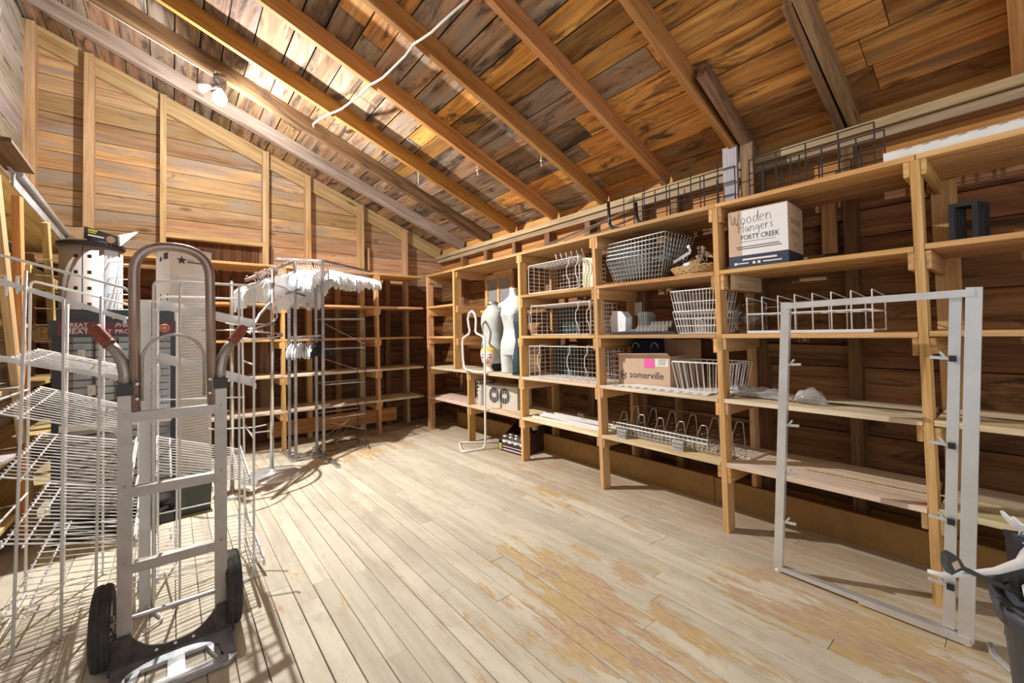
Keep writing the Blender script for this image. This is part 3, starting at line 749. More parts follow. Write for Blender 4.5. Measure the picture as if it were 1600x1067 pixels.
rb = thing('wire_rack', 'white wire rack with a square post, standing behind the hand truck', 'display rack', (0, 0, 0), 0, 'white wire display racks')
m = MB(); m.box(-.125, -.083, 2.72, 2.762, 0.0, 1.49); m.build('post', M['white_enamel'], rb)
m = MB(); m.box(-.078, -.068, 2.715, 2.725, 0.05, 1.47); m.box(-.066, -.062, 2.715, 2.727, .05, 1.45); m.build('slotted_strip', M['galv'], rb)
SB = [[(-0.053, 2.72, 1.456), (0.35, 2.72, 1.36), (0.30, 3.15, 1.385), (-0.056, 3.15, 1.486)],
      [(-0.06, 2.72, 1.197), (0.355, 2.72, 1.034), (0.31, 3.15, 1.055), (-0.07, 3.15, 1.203)],
      [(-0.069, 2.72, 0.648), (0.329, 2.72, 0.52), (0.33, 3.15, 0.599), (-0.077, 3.15, 0.747)],
      [(-0.059, 2.72, 0.129), (0.395, 2.72, 0.06), (0.36, 3.15, 0.2), (-0.082, 3.15, 0.216)]]
for i, q in enumerate(SB): wire_shelf(rb, q, (8, 10, 14, 14)[i], r=.0026, lip=('front', 'front', 'right', 'right')[i], lip_h=.045 if i < 2 else .035)
fr([(-0.072, 2.70, .0), (-0.072, 2.70, 1.584), (.35, 2.70, 1.584), (.345, 2.70, .0)], .0065, par=rb)
fr([(-0.065, 3.17, .0), (-0.065, 3.17, 1.545), (.345, 3.17, 1.545), (.36, 3.17, .0)], .0065, par=rb)
for x, y_, zt in ((.029, 2.70, 1.575), (.28, 2.70, 1.575), (.02, 3.17, 1.54)):
    fr([(x, y_, .0), (x, y_, zt)], .0058, 'upright_wire', rb)
for z in (.02, .75, 1.15):
    fr([(.345, 2.70, z), (.355, 3.17, z)], .005, 'side_wire', rb); fr([(-.07, 2.70, z), (-.065, 3.17, z)], .005, 'side_wire', rb)
fr([(-.07, 3.17, .3), (.36, 3.17, .3)], .004, 'back_wire', rb); fr([(-.07, 3.17, .95), (.36, 3.17, .92)], .004, 'back_wire', rb)
fr([(.345, 2.70, .012), (.30, 2.66, .012), (.20, 2.74, .012)], .006, 'foot', rb); fr([(-.1, 2.74, .012), (-.03, 2.56, .012), (-.1, 2.5, .012)], .006, 'foot', rb)
m = MB(); m.tube(rounded([(.36, 2.9, .74), (.46, 2.86, .745), (.46, 2.86, .775)], .01), .004, 5); m.tube(rounded([(.17, 3.18, .75), (.2, 3.2, .735), (.40, 3.1, .735), (.46, 3.05, .75)], .02), .004, 5); m.build('hook', M['white_wire'], rb)

# ------------------------------------------------------------------ tall displays by the far left
sd = thing('display_column', 'tall silver display column with square black holes and wire pegs', 'display stand', (-.47, 4.42, 0))
n = 40; rr = .172
m = MB(); m.lathe([(rr, .02), (rr, 1.98)], n=n); m.build('drum', M['silver_panel'], sd, True)
m = MB(); m.lathe([(rr + .012, 1.98), (rr + .016, 1.985), (rr + .016, 2.01), (rr, 2.02), (0, 2.02)], n=n); m.build('cap', M['black'], sd)
m = MB(); m.lathe([(.2, 0), (.2, .02), (0, .03)], n=n); m.build('base', M['black'], sd)
m = MB()
for k in range(15):
    z = 1.9 - k * .115
    for a in (-112, -88):
        an = R(a); c = Vector((cos(an) * (rr + .0005), sin(an) * (rr + .0005), z)); t = Vector((-sin(an), cos(an), 0))
        m.bar(c - t * .011, c + t * .011, .003, .024)
m.build('square_hole', M['black'], sd)
m = MB(); an = R(-100)
m.bar((cos(an) * (rr + .001), sin(an) * (rr + .001), .05), (cos(an) * (rr + .001), sin(an) * (rr + .001), 1.97), .004, .006, (1, 0, 0)); m.build('seam', M['black'], sd)
m = MB()
for z in range(15):
    for a in (-52, -25, -160):
        an = R(a); c = Vector((cos(an) * rr, sin(an) * rr, 1.87 - z * .115)); d = Vector((cos(an), sin(an), 0))
        m.tube([c, c + d * .11, c + d * .115 + Vector((0, 0, .008))], .0036, 5)
m.build('peg', M['white_wire'], sd)
m = MB()
for a0, a1 in ((-62, -30),):
    vs = []
    for i in range(9):
        an = R(a0 + (a1 - a0) * i / 8); vs.append((cos(an) * (rr + .0015), sin(an) * (rr + .0015)))
    m.add([(x, y, .3) for x, y in vs] + [(x, y, 1.96) for x, y in vs], [(i, i + 1, i + 10, i + 9) for i in range(8)])
m.build('pale_panel', M['pale_blue_panel'], sd, True)
tp = MB(); tp.hexa([(-.02, -.20, 2.02), (.155, -.13, 2.0), (.155, -.12, 2.0), (-.02, -.19, 2.02), (-.02, -.20, 2.11), (.15, -.13, 2.07), (.15, -.12, 2.07), (-.02, -.19, 2.11)])
tpo = tp.build('topper_sign', M['black'], sd)
m = MB(); m.bar((.0, -.197, 2.088), (.045, -.179, 2.083), .004, .012); m.bar((.0, -.198, 2.072), (.04, -.181, 2.068), .004, .006); m.build('yellow_print', M['yellow_tag'], tpo)
m = MB(); m.bar((.0, -.2, 2.05), (.08, -.167, 2.043), .004, .009); m.build('white_print', M['white_print'], tpo)
m = MB(); m.lathe([(0, 0), (.026, 0.0)], n=16); bd = m.build('badge', M['card_pale'], tpo); bd.matrix_local = Matrix.Translation((.115, -.153, 2.038)) @ Matrix.Rotation(R(22), 4, 'Z') @ Matrix.Rotation(R(90), 4, 'X')
m = MB(); m.hexa([(.155, -.12, 2.0), (.165, -.12, 2.0), (.26, -.05, 2.13), (.25, -.05, 2.13), (.15, -.12, 2.08), (.16, -.12, 2.08), (.262, -.05, 2.135), (.252, -.05, 2.135)]); m.build('card_wing', M['paper'], sd)

md = thing('meat_display', 'dark display rack with a maroon GREAT CANADIAN MEAT header, behind the hand truck', 'display stand', (-.29, 4.02, 0))
w_ = .30
m = MB(); m.box(-w_, w_, -.02, .20, 1.33, 1.505); m.build('header_box', M['header'], md)
hd = MB(); hd.box(-w_ - .03, w_ + .02, -.045, -.021, 1.325, 1.43); hdo = hd.build('header_sign', M['header'], md)
m = MB(); m.box(-w_ + .01, w_ - .005, -.047, -.0455, 1.335, 1.42); m.build('maroon_panel', M['maroon'], hdo)
yy = -.0485
text('lettering', 'GREAT', .036, (-.262, yy, 1.388), (1, 0, 0), (0, 0, 1), M['white_print'], hdo)
text('lettering', 'CANADIAN', .021, (-.262, yy, 1.371), (1, 0, 0), (0, 0, 1), M['white_print'], hdo)
text('lettering', 'MEAT', .04, (-.262, yy, 1.342), (1, 0, 0), (0, 0, 1), M['white_print'], hdo, sx=1.15)
text('lettering', 'MEAT PRODUCTS', .041, (-.138, yy, 1.342), (1, 0, 0), (0, 0, 1), M['white_print'], hdo, sx=1.02)
text('lettering', 'Premium', .042, (-.02, yy, 1.385), (1, 0, .02), (-.25, 0, 1), M['white_print'], hdo, shear=.35)
m = MB(); m.tube([(.245, -.05, 1.378), (.245, -.047, 1.378)], .033, 20); bd = m.build('badge', M['red_badge'], hdo)
m = MB(); m.tube([(.245 + .026 * cos(2 * pi * i / 20), -.051, 1.378 + .026 * sin(2 * pi * i / 20)) for i in range(20)], .0025, 4, closed=True)
lf = [(0, .019), (.004, .010), (.010, .013), (.009, .004), (.017, .003), (.008, -.006), (.009, -.010), (.0015, -.009), (.0015, -.017), (-.0015, -.017), (-.0015, -.009), (-.009, -.010), (-.008, -.006), (-.017, .003), (-.009, .004), (-.010, .013), (-.004, .010)]
m.prism([(.245 + a, 1.378 + b) for a, b in lf], -.053, -.051); m.build('leaf_emblem', M['card_pale'], hdo)
for s in (-1, 1):
    m = MB(); m.box(s * w_ - .022, s * w_ + .022, -.01, .02, .06, 1.33); m.build('side_post', M['header'], md)
m = MB(); m.box(-w_, w_, -.12, .2, 0.0, .06); m.build('base', M['black'], md)
m = MB()
for k, x in enumerate((-.2, -.085, .03, .145, .24)): m.box(x - .045, x + .045, .16, .175, .5, 1.32)
m.build('back_panel', M['pale_blue_panel'], md)
m = MB(); m.box(-w_ + .02, w_ - .02, .1765, .19, .06, 1.33); m.build('back_board', M['silver_panel'], md)
m = MB()
for k in range(22): m.tube([(-w_ + .02, .15, 1.28 - k * .052), (w_ - .02, .15, 1.28 - k * .052)], .0028, 4)
for x in (-.14, -.02, .09, .2): m.tube([(x, .148, .1), (x, .148, 1.3)], .003, 4)
m.build('black_grid', M['black_wire'], md)
for k, (x, z) in enumerate(((-.2, 1.2), (-.07, 1.08), (.1, 1.2), (.2, 1.05), (-.15, .95), (.02, .9), (.2, .85), (-.05, 1.22))):
    m = MB(); m.box(x - .02, x + .02, .12, .146, z - .035, z + .035); m.tube([(x, .14, z), (x, .03, z - .01), (x, .03, z + .01)], .003, 4); m.build('peg_hook', M['white_enamel'], md)
m = MB(); m.box(-w_ + .015, w_ - .015, -.02, .17, .70, .72); m.box(-w_ + .015, w_ - .015, -.028, -.02, .70, .745); m.build('shelf', M['white_enamel'], md)
m = MB()
for k in range(11): m.box(-w_ + .02, w_ - .02, .1, .112, .10 + k * .055, .145 + k * .055)
m.build('louvre_panel', M['pale_blue_panel'] if False else M['grey_edge'], md)

cc = thing('display_column', 'tall cream louvred display column printed with a black star', 'display stand', (.085, 4.42, 0), R(24))
m = MB(); m.box(-.15, .15, -.09, .13, .05, 2.03); m.build('body', M['cream_col'], cc)
m = MB()
for k in range(72): m.box(-.105, .125, -.0955, -.09, .12 + k * .0235, .12 + k * .0235 + .0185)
m.build('louvre_panel', M['cream_col'], cc)
m = MB()
for z in (1.63, 1.5, 1.37, 1.0, .7):
    for y in (-.055, .05): m.box(-.152, -.149, y - .006, y + .006, z - .028, z + .028)
m.build('slot', M['black'], cc)
def star(cx, cz, r_): return [(cx + (r_ if i % 2 == 0 else r_ * .42) * sin(i * pi / 5), cz + (r_ if i % 2 == 0 else r_ * .42) * cos(i * pi / 5)) for i in range(10)]
m = MB(); m.prism(star(-.07, 1.93, .036), -.0925, -.09); m.bar((-.04, -.091, 1.94), (.02, -.091, 1.938), .003, .003); m.bar((-.03, -.091, 1.922), (.11, -.091, 1.918), .003, .009); m.build('star_logo', M['ink'], cc)
m = MB(); m.prism(star(.05, 1.94, .025), -.1525, -.15, 'x'); m.box(-.154, -.15, -.06, .0, 1.935, 1.985); m.build('side_print', M['ink'], cc)
m = MB(); m.box(-.16, .16, -.1, .14, .0, .05); m.build('base', M['cream_col'], cc)
m = MB(); m.box(-.15, .15, -.095, .13, 2.03, 2.036); m.build('cap', M['black'], cc)

gb = thing('storage_box', 'dark green lidded box on the floor behind the white wire rack', 'box', (.12, 4.05, 0), R(4))
m = MB(); m.hexa([(-.10, -.09, 0), (.10, -.09, 0), (.10, .09, 0), (-.10, .09, 0), (-.11, -.1, .24), (.11, -.1, .24), (.11, .1, .24), (-.11, .1, .24)]); m.build('body', M['green_box'], gb)
m = MB(); m.box(-.118, .118, -.108, .108, .24, .262); m.build('lid', M['green_box'], gb)

# ------------------------------------------------------------------ shelving down the left wall
sl = thing('wooden_shelving', 'cream and brown shelving on the left wall with leaning front posts', 'shelving')
XA, XB = -1.07, -.74
def zt(y): return 2.237 + (y - 3.82) * (-.048)
board('top_board', M['cream_wood'], ((XA + XB) / 2, 3.0, zt(3.0)), ((XA + XB) / 2, 5.85, zt(5.85)), .03, XB - XA, parent=sl)
m = MB(); m.bar((XB + .006, 3.75, zt(3.75) + .015), (XB + .006, 5.85, zt(5.85) + .015), .012, .085); m.build('grey_fascia', M['grey_edge'], sl)
m = MB(); m.tube([(XB + .02, 3.8, zt(3.8) + .065), (XB + .02, 5.8, zt(5.8) + .065)], .022, 8); m.tube([(XB + .0, 3.7, zt(3.7) + .085), (XB - .01, 5.8, zt(5.8) + .08)], .02, 8); m.build('grey_roll', M['grey_edge'], sl)
board('cap_board', M['rafter_old'], (XB + .03, 3.3, 2.34), (XB + .03, 3.78, 2.32), .025, .12, parent=sl)
for z in (1.82, 1.42, 1.02, .62, .25):
    board('shelf_board', M['cream_wood'], ((XA + XB) / 2, 2.9, z), ((XA + XB) / 2, 5.85, z - .05), .028, XB - XA, parent=sl)
for y0, y1, mt in ((3.78, 3.90, 'rafter'), (4.50, 5.05, 'cream_wood'), (3.35, 4.1, 'cream_wood'), (5.6, 5.62, 'cream_wood'), (3.0, 3.02, 'stud')):
    board('upright', M[mt], (XB + .02, y0, 2.16), (XB + .02, y1 + .12, 0.0), .085, .035, up=(0, 1, 0), parent=sl)
for y, z in ((4.1, 1.78), (4.9, 1.74), (4.4, 1.36), (5.2, 1.34)):
    board('cleat', M['cream_wood'], (XA + .02, y, z), (XB + .02, y, z), .07, .022, parent=sl)
# odd boards lying on it
for k, (y, z, rz_, lab) in enumerate(((4.0, 1.005 + .012, .2, 'pale offcut board lying on the left shelving, the upper one'), (3.6, .61 + .012, -.15, 'pale offcut board lying on the left shelving, the lower one'))):
    o = thing('offcut_board', lab, 'board', (-.86, y, z + .01), rz_, 'offcuts on the left shelving')
    m = MB(); m.prism([(-.13, -.35), (.1, -.4), (.14, .1), (.08, .34), (-.1, .3)], -.008, .008, 'z'); m.build('board', M['left_board'], o)
fl = thing('folded_card', 'folded brown and cream card standing at the end of the left shelving', 'card', (-.66, 5.3, 2.14))
m = MB(); m.hexa([(-.1, -.0, .02), (.06, -.12, .0), (.06, -.11, .0), (-.1, .01, .02), (-.1, .06, .16), (.08, .0, .17), (.08, .01, .17), (-.1, .07, .16)]); m.build('flap', M['card'], fl)
m = MB(); m.hexa([(.06, -.12, .0), (.15, .02, -.02), (.15, .03, -.02), (.06, -.11, .0), (.08, .0, .17), (.16, .05, .05), (.16, .06, .05), (.08, .01, .17)]); m.build('flap', M['cream_board'], fl)
# ------------------------------------------------------------------ chrome rack, hanger rack, black wire shelf
cr = thing('round_clothes_rack', 'chrome clothes rack with round heavy base and curved arms', 'clothes rack', (.722, 4.5, 0))
m = MB(); m.lathe([(.245, 0), (.245, .012), (.225, .026), (.12, .036), (.04, .042), (.03, .06), (.018, .075)], n=40); m.build('base', M['alu_pale'], cr, True)
m = MB(); m.tube([(0, 0, .05), (.012, 0, 1.93)], .0165, 12); m.build('pole', M['chrome'], cr, True)
m = MB(); m.tube([(.012, 0, 1.80), (.35, .25, 1.72)], .009, 6); m.tube(arc((-.36, .1, 1.5), .42, R(-75), R(78), 16, (1, 0, 0.05), (0, 1, .35)), .010, 6); m.build('curved_arm', M['chrome'], cr, True)
m = MB(); m.tube(arc((-.2, -.1, 1.32), .27, R(-120), R(95), 16, (1, 0, 0), (0, 1, .12)), .008, 6)
for k in range(9):
    a = R(-110 + k * 24); m.tube([(-.2 + .27 * cos(a), -.1 + .27 * sin(a), 1.32 + .032 * sin(a)), (-.2 + .27 * cos(a), -.1 + .27 * sin(a), 1.345 + .032 * sin(a))], .006, 5)
m.build('notched_ring', M['chrome'], cr, True)
m = MB(); m.tube([(.012, 0, 1.42), (-.25, -.12, 1.42)], .008, 6); m.tube([(.012, 0, 1.30), (-.2, -.37, 1.27)], .008, 6); m.build('cross_arm', M['chrome'], cr, True)
m = MB(); m.lathe([(.024, 0), (.024, .03)], (.010, 0, 1.785), 12); m.lathe([(.024, 0), (.024, .03)], (.008, 0, 1.405), 12); m.build('collar', M['dull_steel'], cr)
c2 = thing('chrome_post', 'slim chrome display post standing behind the white wire rack', 'post', (.385, 4.2, 0))
m = MB(); m.tube([(0, 0, .02), (0, 0, 1.77)], .0155, 12); m.build('pole', M['chrome'], c2, True)
m = MB(); m.lathe([(.13, 0), (.13, .012), (.03, .03)], n=28); m.build('base', M['chrome'], c2, True)
m = MB(); m.tube([(-.02, 0, .7), (-.2, .1, .72)], .006, 6); m.tube(arc((0, 0, 1.36), .2, R(150), R(350), 14, (1, 0, 0), (0, 1, 0)), .006, 6); m.build('arm', M['chrome'], c2, True)

hr = thing('hanger_rack', 'four-post steel clothes rack with a slanted arm, loaded with white hangers', 'clothes rack', (1.12, 4.95, 0))
def hrb(name, fn, mat='dull_steel'):
    m = MB(); fn(m); return m.build(name, M[mat], hr)
hrb('foot', lambda m: m.box(-.162, -.122, -.10, .42, 0, .03), 'galv'); hrb('foot', lambda m: m.box(.132, .172, -.62, .30, 0, .03), 'galv')
hrb('floor_bar', lambda m: [m.box(-.15, .14, -.09, -.06, .012, .032), m.box(-.15, .14, .05, .08, .012, .032)], 'galv')
for x, y, zt_ in ((-.155, .03, 2.0), (-.118, -.08, 2.08), (.105, .0, 1.89), (.15, -.1, 2.13)):
    hrb('post', lambda m: m.box(x - .0135, x + .0135, y - .0135, y + .0135, .02, zt_), 'dull_steel')
hrb('post_hole', lambda m: [m.box(-.159, -.151, .016, .0172, .5 + .07 * k, .512 + .07 * k) for k in range(18)], 'black')
hrb('top_bar', lambda m: [m.bar((-.25, .12, 2.135), (.165, -.1, 2.12), .022, .022), m.bar((.165, -.1, 2.12), (.82, .30, 2.105), .018, .022)], 'dull_steel')
def armf(m):
    m.bar((-.14, -.08, 2.085), (-.62, -.62, 1.80), .026, .026)
    for k in range(6):
        p = Vector((-.19, -.14, 2.06)).lerp(Vector((-.61, -.61, 1.815)), k / 5); m.lathe([(0, .03), (.009, .024), (.009, .012), (.005, .01), (.005, 0)], p, 8)
hrb('slanted_arm', armf, 'loop_brown')
hrb('low_bar', lambda m: m.bar((-.15, .03, 1.295), (.16, -.03, 1.305), .02, .02))
hrb('curved_bar', lambda m: m.tube([(-.62, -.85, 1.33), (-.52, -.66, 1.5), (-.4, -.45, 1.63), (-.2, -.2, 1.75), (.105, 0, 1.885)], .012, 6))

def hanger_mesh(hook_mat, body_mat, clip=False):
    """plastic hanger in its own XZ plane, hook at the origin"""
    h = MB(); h.tube(arc((0, 0, 0), .021, R(-20), R(200), 10) + [Vector((-.004, 0, -.035)), Vector((0, 0, -.055))] if False else [Vector((.02, 0, -.012))] + arc((0, 0, 0), .021, R(-10), R(190), 9)[0:] + [Vector((-.012, 0, -.022)), Vector((0, 0, -.032)), Vector((0, 0, -.06))], .0022, 5)
    b = MB()
    t = .005
    out = [(0, -.05), (.02, -.058), (.10, -.085), (.165, -.118), (.19, -.15), (.192, -.20), (.18, -.225), (.16, -.222), (.15, -.19), (.13, -.18), (.12, -.205), (.10, -.20), (.09, -.175), (.05, -.165), (0, -.16)]
    poly = out + [(-x, z) for x, z in out[::-1][1:-1]]
    n = len(poly)
    b.prism(poly, -t, t)
    return h, b
def make_hanger(name, label, group, hm, bm_, scale=1.0):
    h, b = hanger_mesh(hm, bm_)
    t = thing(name, label, 'hanger', (0, 0, 0), 0, group)
    h.build('hook', M[hm], t, True); b.build('body', M[bm_], t)
    t.scale = (scale,) * 3
    return t
rh = random.Random(3)
def place(proto, first, p, rz, label, group, sc=1.0):
    rr_ = rz + R(rh.uniform(-9, 9)); ty = R(rh.uniform(-5, 5))
    if first:
        o = proto; o.location = p; o.rotation_euler = (0, ty, rr_); o['label'] = label; o['group'] = group
    else:
        o = dup(proto, p, rr_, label, group); o.rotation_euler = (0, ty, rr_)
    o.scale = (sc,) * 3
    return o
white = make_hanger('clothes_hanger', 'x', 'x', 'chrome', 'white_plastic'); used = [False]
def row(a, b, n, face, label, group, proto=None, sc=1.0, jit=.004):
    a = Vector(a); b = Vector(b); pr_ = proto or white
    for k in range(n):
        p = a.lerp(b, k / (n - 1)) + Vector((0, 0, rh.uniform(-jit, jit)))
        place(pr_, not used[0] if pr_ is white else False, p, face, label, group, sc)
        if pr_ is white: used[0] = True
O = Vector((1.12, 4.95, 0))
row(O + Vector((-.24, -.20, 2.02)), O + Vector((-.53, -.53, 1.85)), 13, R(-48 + 92), 'white plastic hanger on the slanted arm of the clothes rack', 'white hangers on the slanted arm', sc=1.45)
row(O + Vector((-.09, .045, 2.09)), O + Vector((.13, -.06, 2.085)), 12, R(55), 'white plastic hanger on the short top bar between the posts', 'white hangers on the short top bar', sc=1.4)
row(O + Vector((-.06, .25, 1.93)), O + Vector((.10, .25, 1.93)), 6, R(50), 'white plastic hanger hanging lower behind the short top bar', 'white hangers behind the top bar', sc=1.4)
row(O + Vector((.22, -.055, 2.085)), O + Vector((.80, .29, 2.075)), 25, R(112), 'white plastic hanger on the long bar in front of the far shelf', 'white hangers on the long bar', sc=1.0)
row(O + Vector((-.13, .03, 1.275)), O + Vector((.07, -.01, 1.28)), 10, R(68), 'white plastic hanger on the low bar of the clothes rack', 'white hangers on the low bar', sc=.95)
dark = make_hanger('clothes_hanger', 'dark grey hanger at the right end of the low bar', 'dark hangers on the low bar', 'black_wire', 'black')
dark.location = O + Vector((.10, -.02, 1.28)); dark.rotation_euler = (0, 0, R(60)); dark.scale = (.95,) * 3
for k in range(1, 4):
    o = dup(dark, O + Vector((.10 + .03 * k, -.02, 1.28)), R(60 - 9 * k)); o.scale = (.95,) * 3

bs = thing('wire_shelving', 'thin black wire shelving unit beside the clothes rack', 'shelf unit', (1.5, 5.0, 0))
def bsb(name, fn, mat='black_wire', par=None):
    m = MB(); fn(m); return m.build(name, M[mat], par or bs)
hx, y0_, y1_ = .235, -.13, .14
for x in (-hx, hx):
    for y in (y0_, y1_):
        bsb('upright', lambda m: m.tube([(x, y, .012), (x, y, 1.6)], .0055, 6))
def wsh(z, tilt=.0, n=14):
    def f(m):
        m.tube([(-hx, y0_, z), (hx, y0_, z), (hx, y1_, z + tilt), (-hx, y1_, z + tilt)], .0045, 5, closed=True)
        for k in range(1, n): 
            x = -hx + 2 * hx * k / n; m.tube([(x, y0_, z), (x, y1_, z + tilt)], .0022, 4)
    return f
for z, t_ in ((1.5, 0.0), (.93 + .0, 0), (.55, 0), (.22, 0.03), (.04, 0)): pass
for z in (1.575, 1.32, 1.13, .76): bsb('side_bar', lambda m: [m.tube([(x, y0_, z), (x, y1_, z)], .004, 5) for x in (-hx, hx)] + [m.tube([(-hx, y1_, z), (hx, y1_, z)], .004, 5)])
for z, tl in ((1.49, 0), (1.16, 0), (.77, 0), (.40, .03), (.05, .01)): bsb('shelf', wsh(z, tl), 'dull_steel' if z > .05 else 'black_wire')
for q in ([(-hx, y0_, 1.45), (hx, y0_, 1.2)], [(-hx, y0_, 1.06), (hx, y0_, .88)], [(-hx, y0_, .38), (hx, y0_, .22)], [(-hx, y1_, .1), (.05, y0_, .36), (-.05, y1_, .15)], [(-.1, y0_, .12), (hx, y1_, .36)]):
    bsb('brace', lambda m: m.tube(q, .003, 4), 'galv')
bsb('foot', lambda m: [m.tube([(x, y0_, .12), (x + .02, y0_ - .05, .01), (x + .045, y0_ - .01, .01)], .004, 5) for x in (-hx, hx)])

# ------------------------------------------------------------------ ceiling bulb on its cable, cord and strings
lb = thing('ceiling_lamp', 'bare glowing bulb in a twin socket under the rafters', 'lamp', BULB)
def glow():
    m, nt, b = new_mat('bulb_glow'); b.inputs['Base Color'].default_value = (1, .97, .9, 1)
    b.inputs['Emission Color'].default_value = (1.0, 0.95, 0.86, 1); b.inputs['Emission Strength'].default_value = 9.0
    return m
M['glow'] = glow()
m = MB(); m.lathe([(0, -.062), (.03, -.055), (.05, -.03), (.056, 0), (.048, .03), (.028, .055), (.018, .075)], n=20); gb_ = m.build('bulb', M['glow'], lb, True); gb_.visible_shadow = False if False else True
m = MB(); m.tube([(-.075, -.02, .06), (-.13, -.05, .015)], [.018, .034], 12); bt = m.build('reflector_bulb', M['glow'], lb, True)
m = MB(); m.lathe([(.02, .075), (.024, .08), (.024, .13), (.05, .14), (.05, .19), (0, .21)], n=16); m.tube([(0, 0, .11), (-.07, -.018, .062)], .02, 10); m.build('socket', M['dull_steel'], lb, True)
zc = rafter_z(BULB.x) - BULB.z
m = MB(); m.tube([(0, 0, .2), (0, .02, zc * .8), (-.02, .15, zc + .02), (-.02, .225, zc + .0)], .006, 6); m.build('flex', M['white_enamel'], lb, True)
m = MB(); m.tube([(-.02, .232, zc - .002), (-.5, .24, zc + .19 - .012), (-1.3, .25, zc + .50 - .012)], .005, 5); m.build('cable', M['white_enamel'], lb, True)
cb = tag(MB().tube([(-1.07, 4.85, 3.9), (-1.0, 4.87, 4.0), (-1.06, 4.8, 3.4), (-1.05, 4.78, 2.95), (-1.04, 4.77, 2.5)], .008, 6).build('wall_cable', M['white_enamel'], None, True), 'white electric cable running down the grey left wall', 'cable')
def droop(a, b, k, n=8, s=.0):
    a = Vector(a); b = Vector(b); return [a.lerp(b, t / n) + Vector((s * sin(t * 1.9), 0, -k * 4 * (t / n) * (1 - t / n))) for t in range(n + 1)]
def rp(x, y, h=-.012): return roof_pt(x, y, h)
tag(MB().tube([rp(1.378, 1.93), rp(1.37, 2.0)] + droop(rp(1.36, 2.0), rp(1.30, 2.64), .02, 6, .004) + droop(rp(1.30, 2.66), rp(1.245, 3.33), .035, 6, .004)[0:] + droop(rp(1.245, 3.34), rp(1.14, 4.07), .03, 6, .003) + [rp(1.10, 4.2, -.03), rp(1.08, 4.36, -.035), rp(1.10, 4.45, -.01)], .009, 6).build('cotton_cord', M['rope'], None, True), 'white cotton cord strung across under the rafters', 'cord')
for k, (x, y, L_) in enumerate(((2.03, 4.05, .14), (2.30, 3.335, .09), (2.50, 2.645, .10))):
    p = rp(x, y + .02, -.002)
    lab = ('long thin string hanging from a far rafter', 'short knotted string end hanging from a rafter above the shelves', 'white frayed string end hanging from the rafter nearest the black wire grid')[k]
    t = thing('string', lab, 'string', p)
    m = MB(); m.tube([(0, 0, .01), (.004, .003, -L_ * .5), (-.002, 0, -L_)], .0025, 5); m.build('strand', M['rope'], t)
    if k: m = MB(); m.lathe([(0, -.012), (.009, -.006), (.01, .004), (0, .012)], (0, 0, -L_ * .5), 8); m.tube([(0, 0, -L_ * .5), (.016, .012, -L_ * .85), (.022, .01, -L_ * .95)], .003, 5); m.build('knot', M['rope'], t)
# ------------------------------------------------------------------ wire baskets and racks on the shelves
def grid_face(m, o, u, v, nu, nv, r):
    """wires across a parallelogram o, o+u, o+v"""
    o, u, v = Vector(o), Vector(u), Vector(v)
    for i in range(nu + 1): m.tube([o + u * (i / nu), o + u * (i / nu) + v], r, 4)
    for j in range(nv + 1): m.tube([o + v * (j / nv), o + v * (j / nv) + u], r, 4)
def side_basket(name, label, x, y0, y1, z, h, d, group, n=15, nz=7, mat='white_wire', frames=()):
    """a deep wire basket lying on its side, mouth towards the room"""
    t = thing(name, label, 'basket', (x, y1, z), 0, group); L_ = y0 - y1
    r = .0026
    m = MB(); grid_face(m, (d, 0, .006), (0, L_, 0), (0, 0, h - .012), n, nz, r); m.build('back_grid', M[mat], t)
    m = MB(); grid_face(m, (0, 0, .006), (0, L_, 0), (d, 0, 0), n, 6, r); m.build('lower_grid', M[mat], t)
    m = MB(); grid_face(m, (0, 0, h), (0, L_, 0), (d, 0, -.006), n, 6, r); m.build('upper_grid', M[mat], t)
    for y in (0, L_):
        m = MB(); grid_face(m, (0, y, .006), (d, 0, 0), (0, 0, h - .012), 5, nz, r); m.build('end_grid', M[mat], t)
    m = MB(); m.tube(rounded([(0, 0, .006), (0, 0, h), (0, L_, h), (0, L_, .006)], .02, 3, True), .0042, 6, closed=True); m.build('rim', M[mat], t, True)
    for fy, dx in frames:
        m = MB(); s = h
        m.tube(rounded([(dx, fy, .004), (dx, fy + .012, .10 * s / .3), (dx, fy + .035, .13 * s / .3), (dx, fy + .035, .21 * s / .3), (dx, fy + .005, .24 * s / .3), (dx, fy, h + .012), (dx + .1, fy, h + .012)], .012, 3), .0038, 6)
        m.build('stepped_handle', M[mat], t, True)
    return t
side_basket('wire_basket', 'white wire basket on its side, topmost of three beside the mannequins', 2.80, 3.20, 2.52, 1.686, .285, .36, 'white wire baskets on their sides', frames=((0.0, -.012), (.10, -.02)))
side_basket('wire_basket', 'white wire basket on its side, middle one of three beside the mannequins', 2.80, 3.17, 2.40, 1.274, .29, .36, 'white wire baskets on their sides', n=17, frames=((.75, -.015), (.12, -.02), (.0, -.012)))
side_basket('wire_basket', 'white wire basket on its side, lowest of three beside the mannequins', 2.80, 3.21, 2.335, .857, .31, .36, 'white wire baskets on their sides', n=19, frames=((.70, -.015), (.30, -.02), (.1, -.012)))
t = thing('panel', 'cream board standing at the right of the topmost white basket', 'board', (2.80, 2.40, 1.686))
m = MB(); m.hexa([(-.0, -.045, 0), (.012, -.045, 0), (.012, .085, 0), (0, .085, 0), (.01, -.045, .245), (.022, -.045, .245), (.022, .085, .265), (.01, .085, .265)]); m.build('board', M['cream_board'], t)
m = MB()
for y in (.055, .02): m.tube(rounded([(-.012, y + .02, .0), (-.012, y, .02), (-.012, y, .11), (-.012, y - .025, .13), (-.012, y - .025, .19), (-.012, y, .225), (-.012, y + .04, .25)], .012, 3), .0035, 5)
m.build('bent_wire', M['galv'], t)
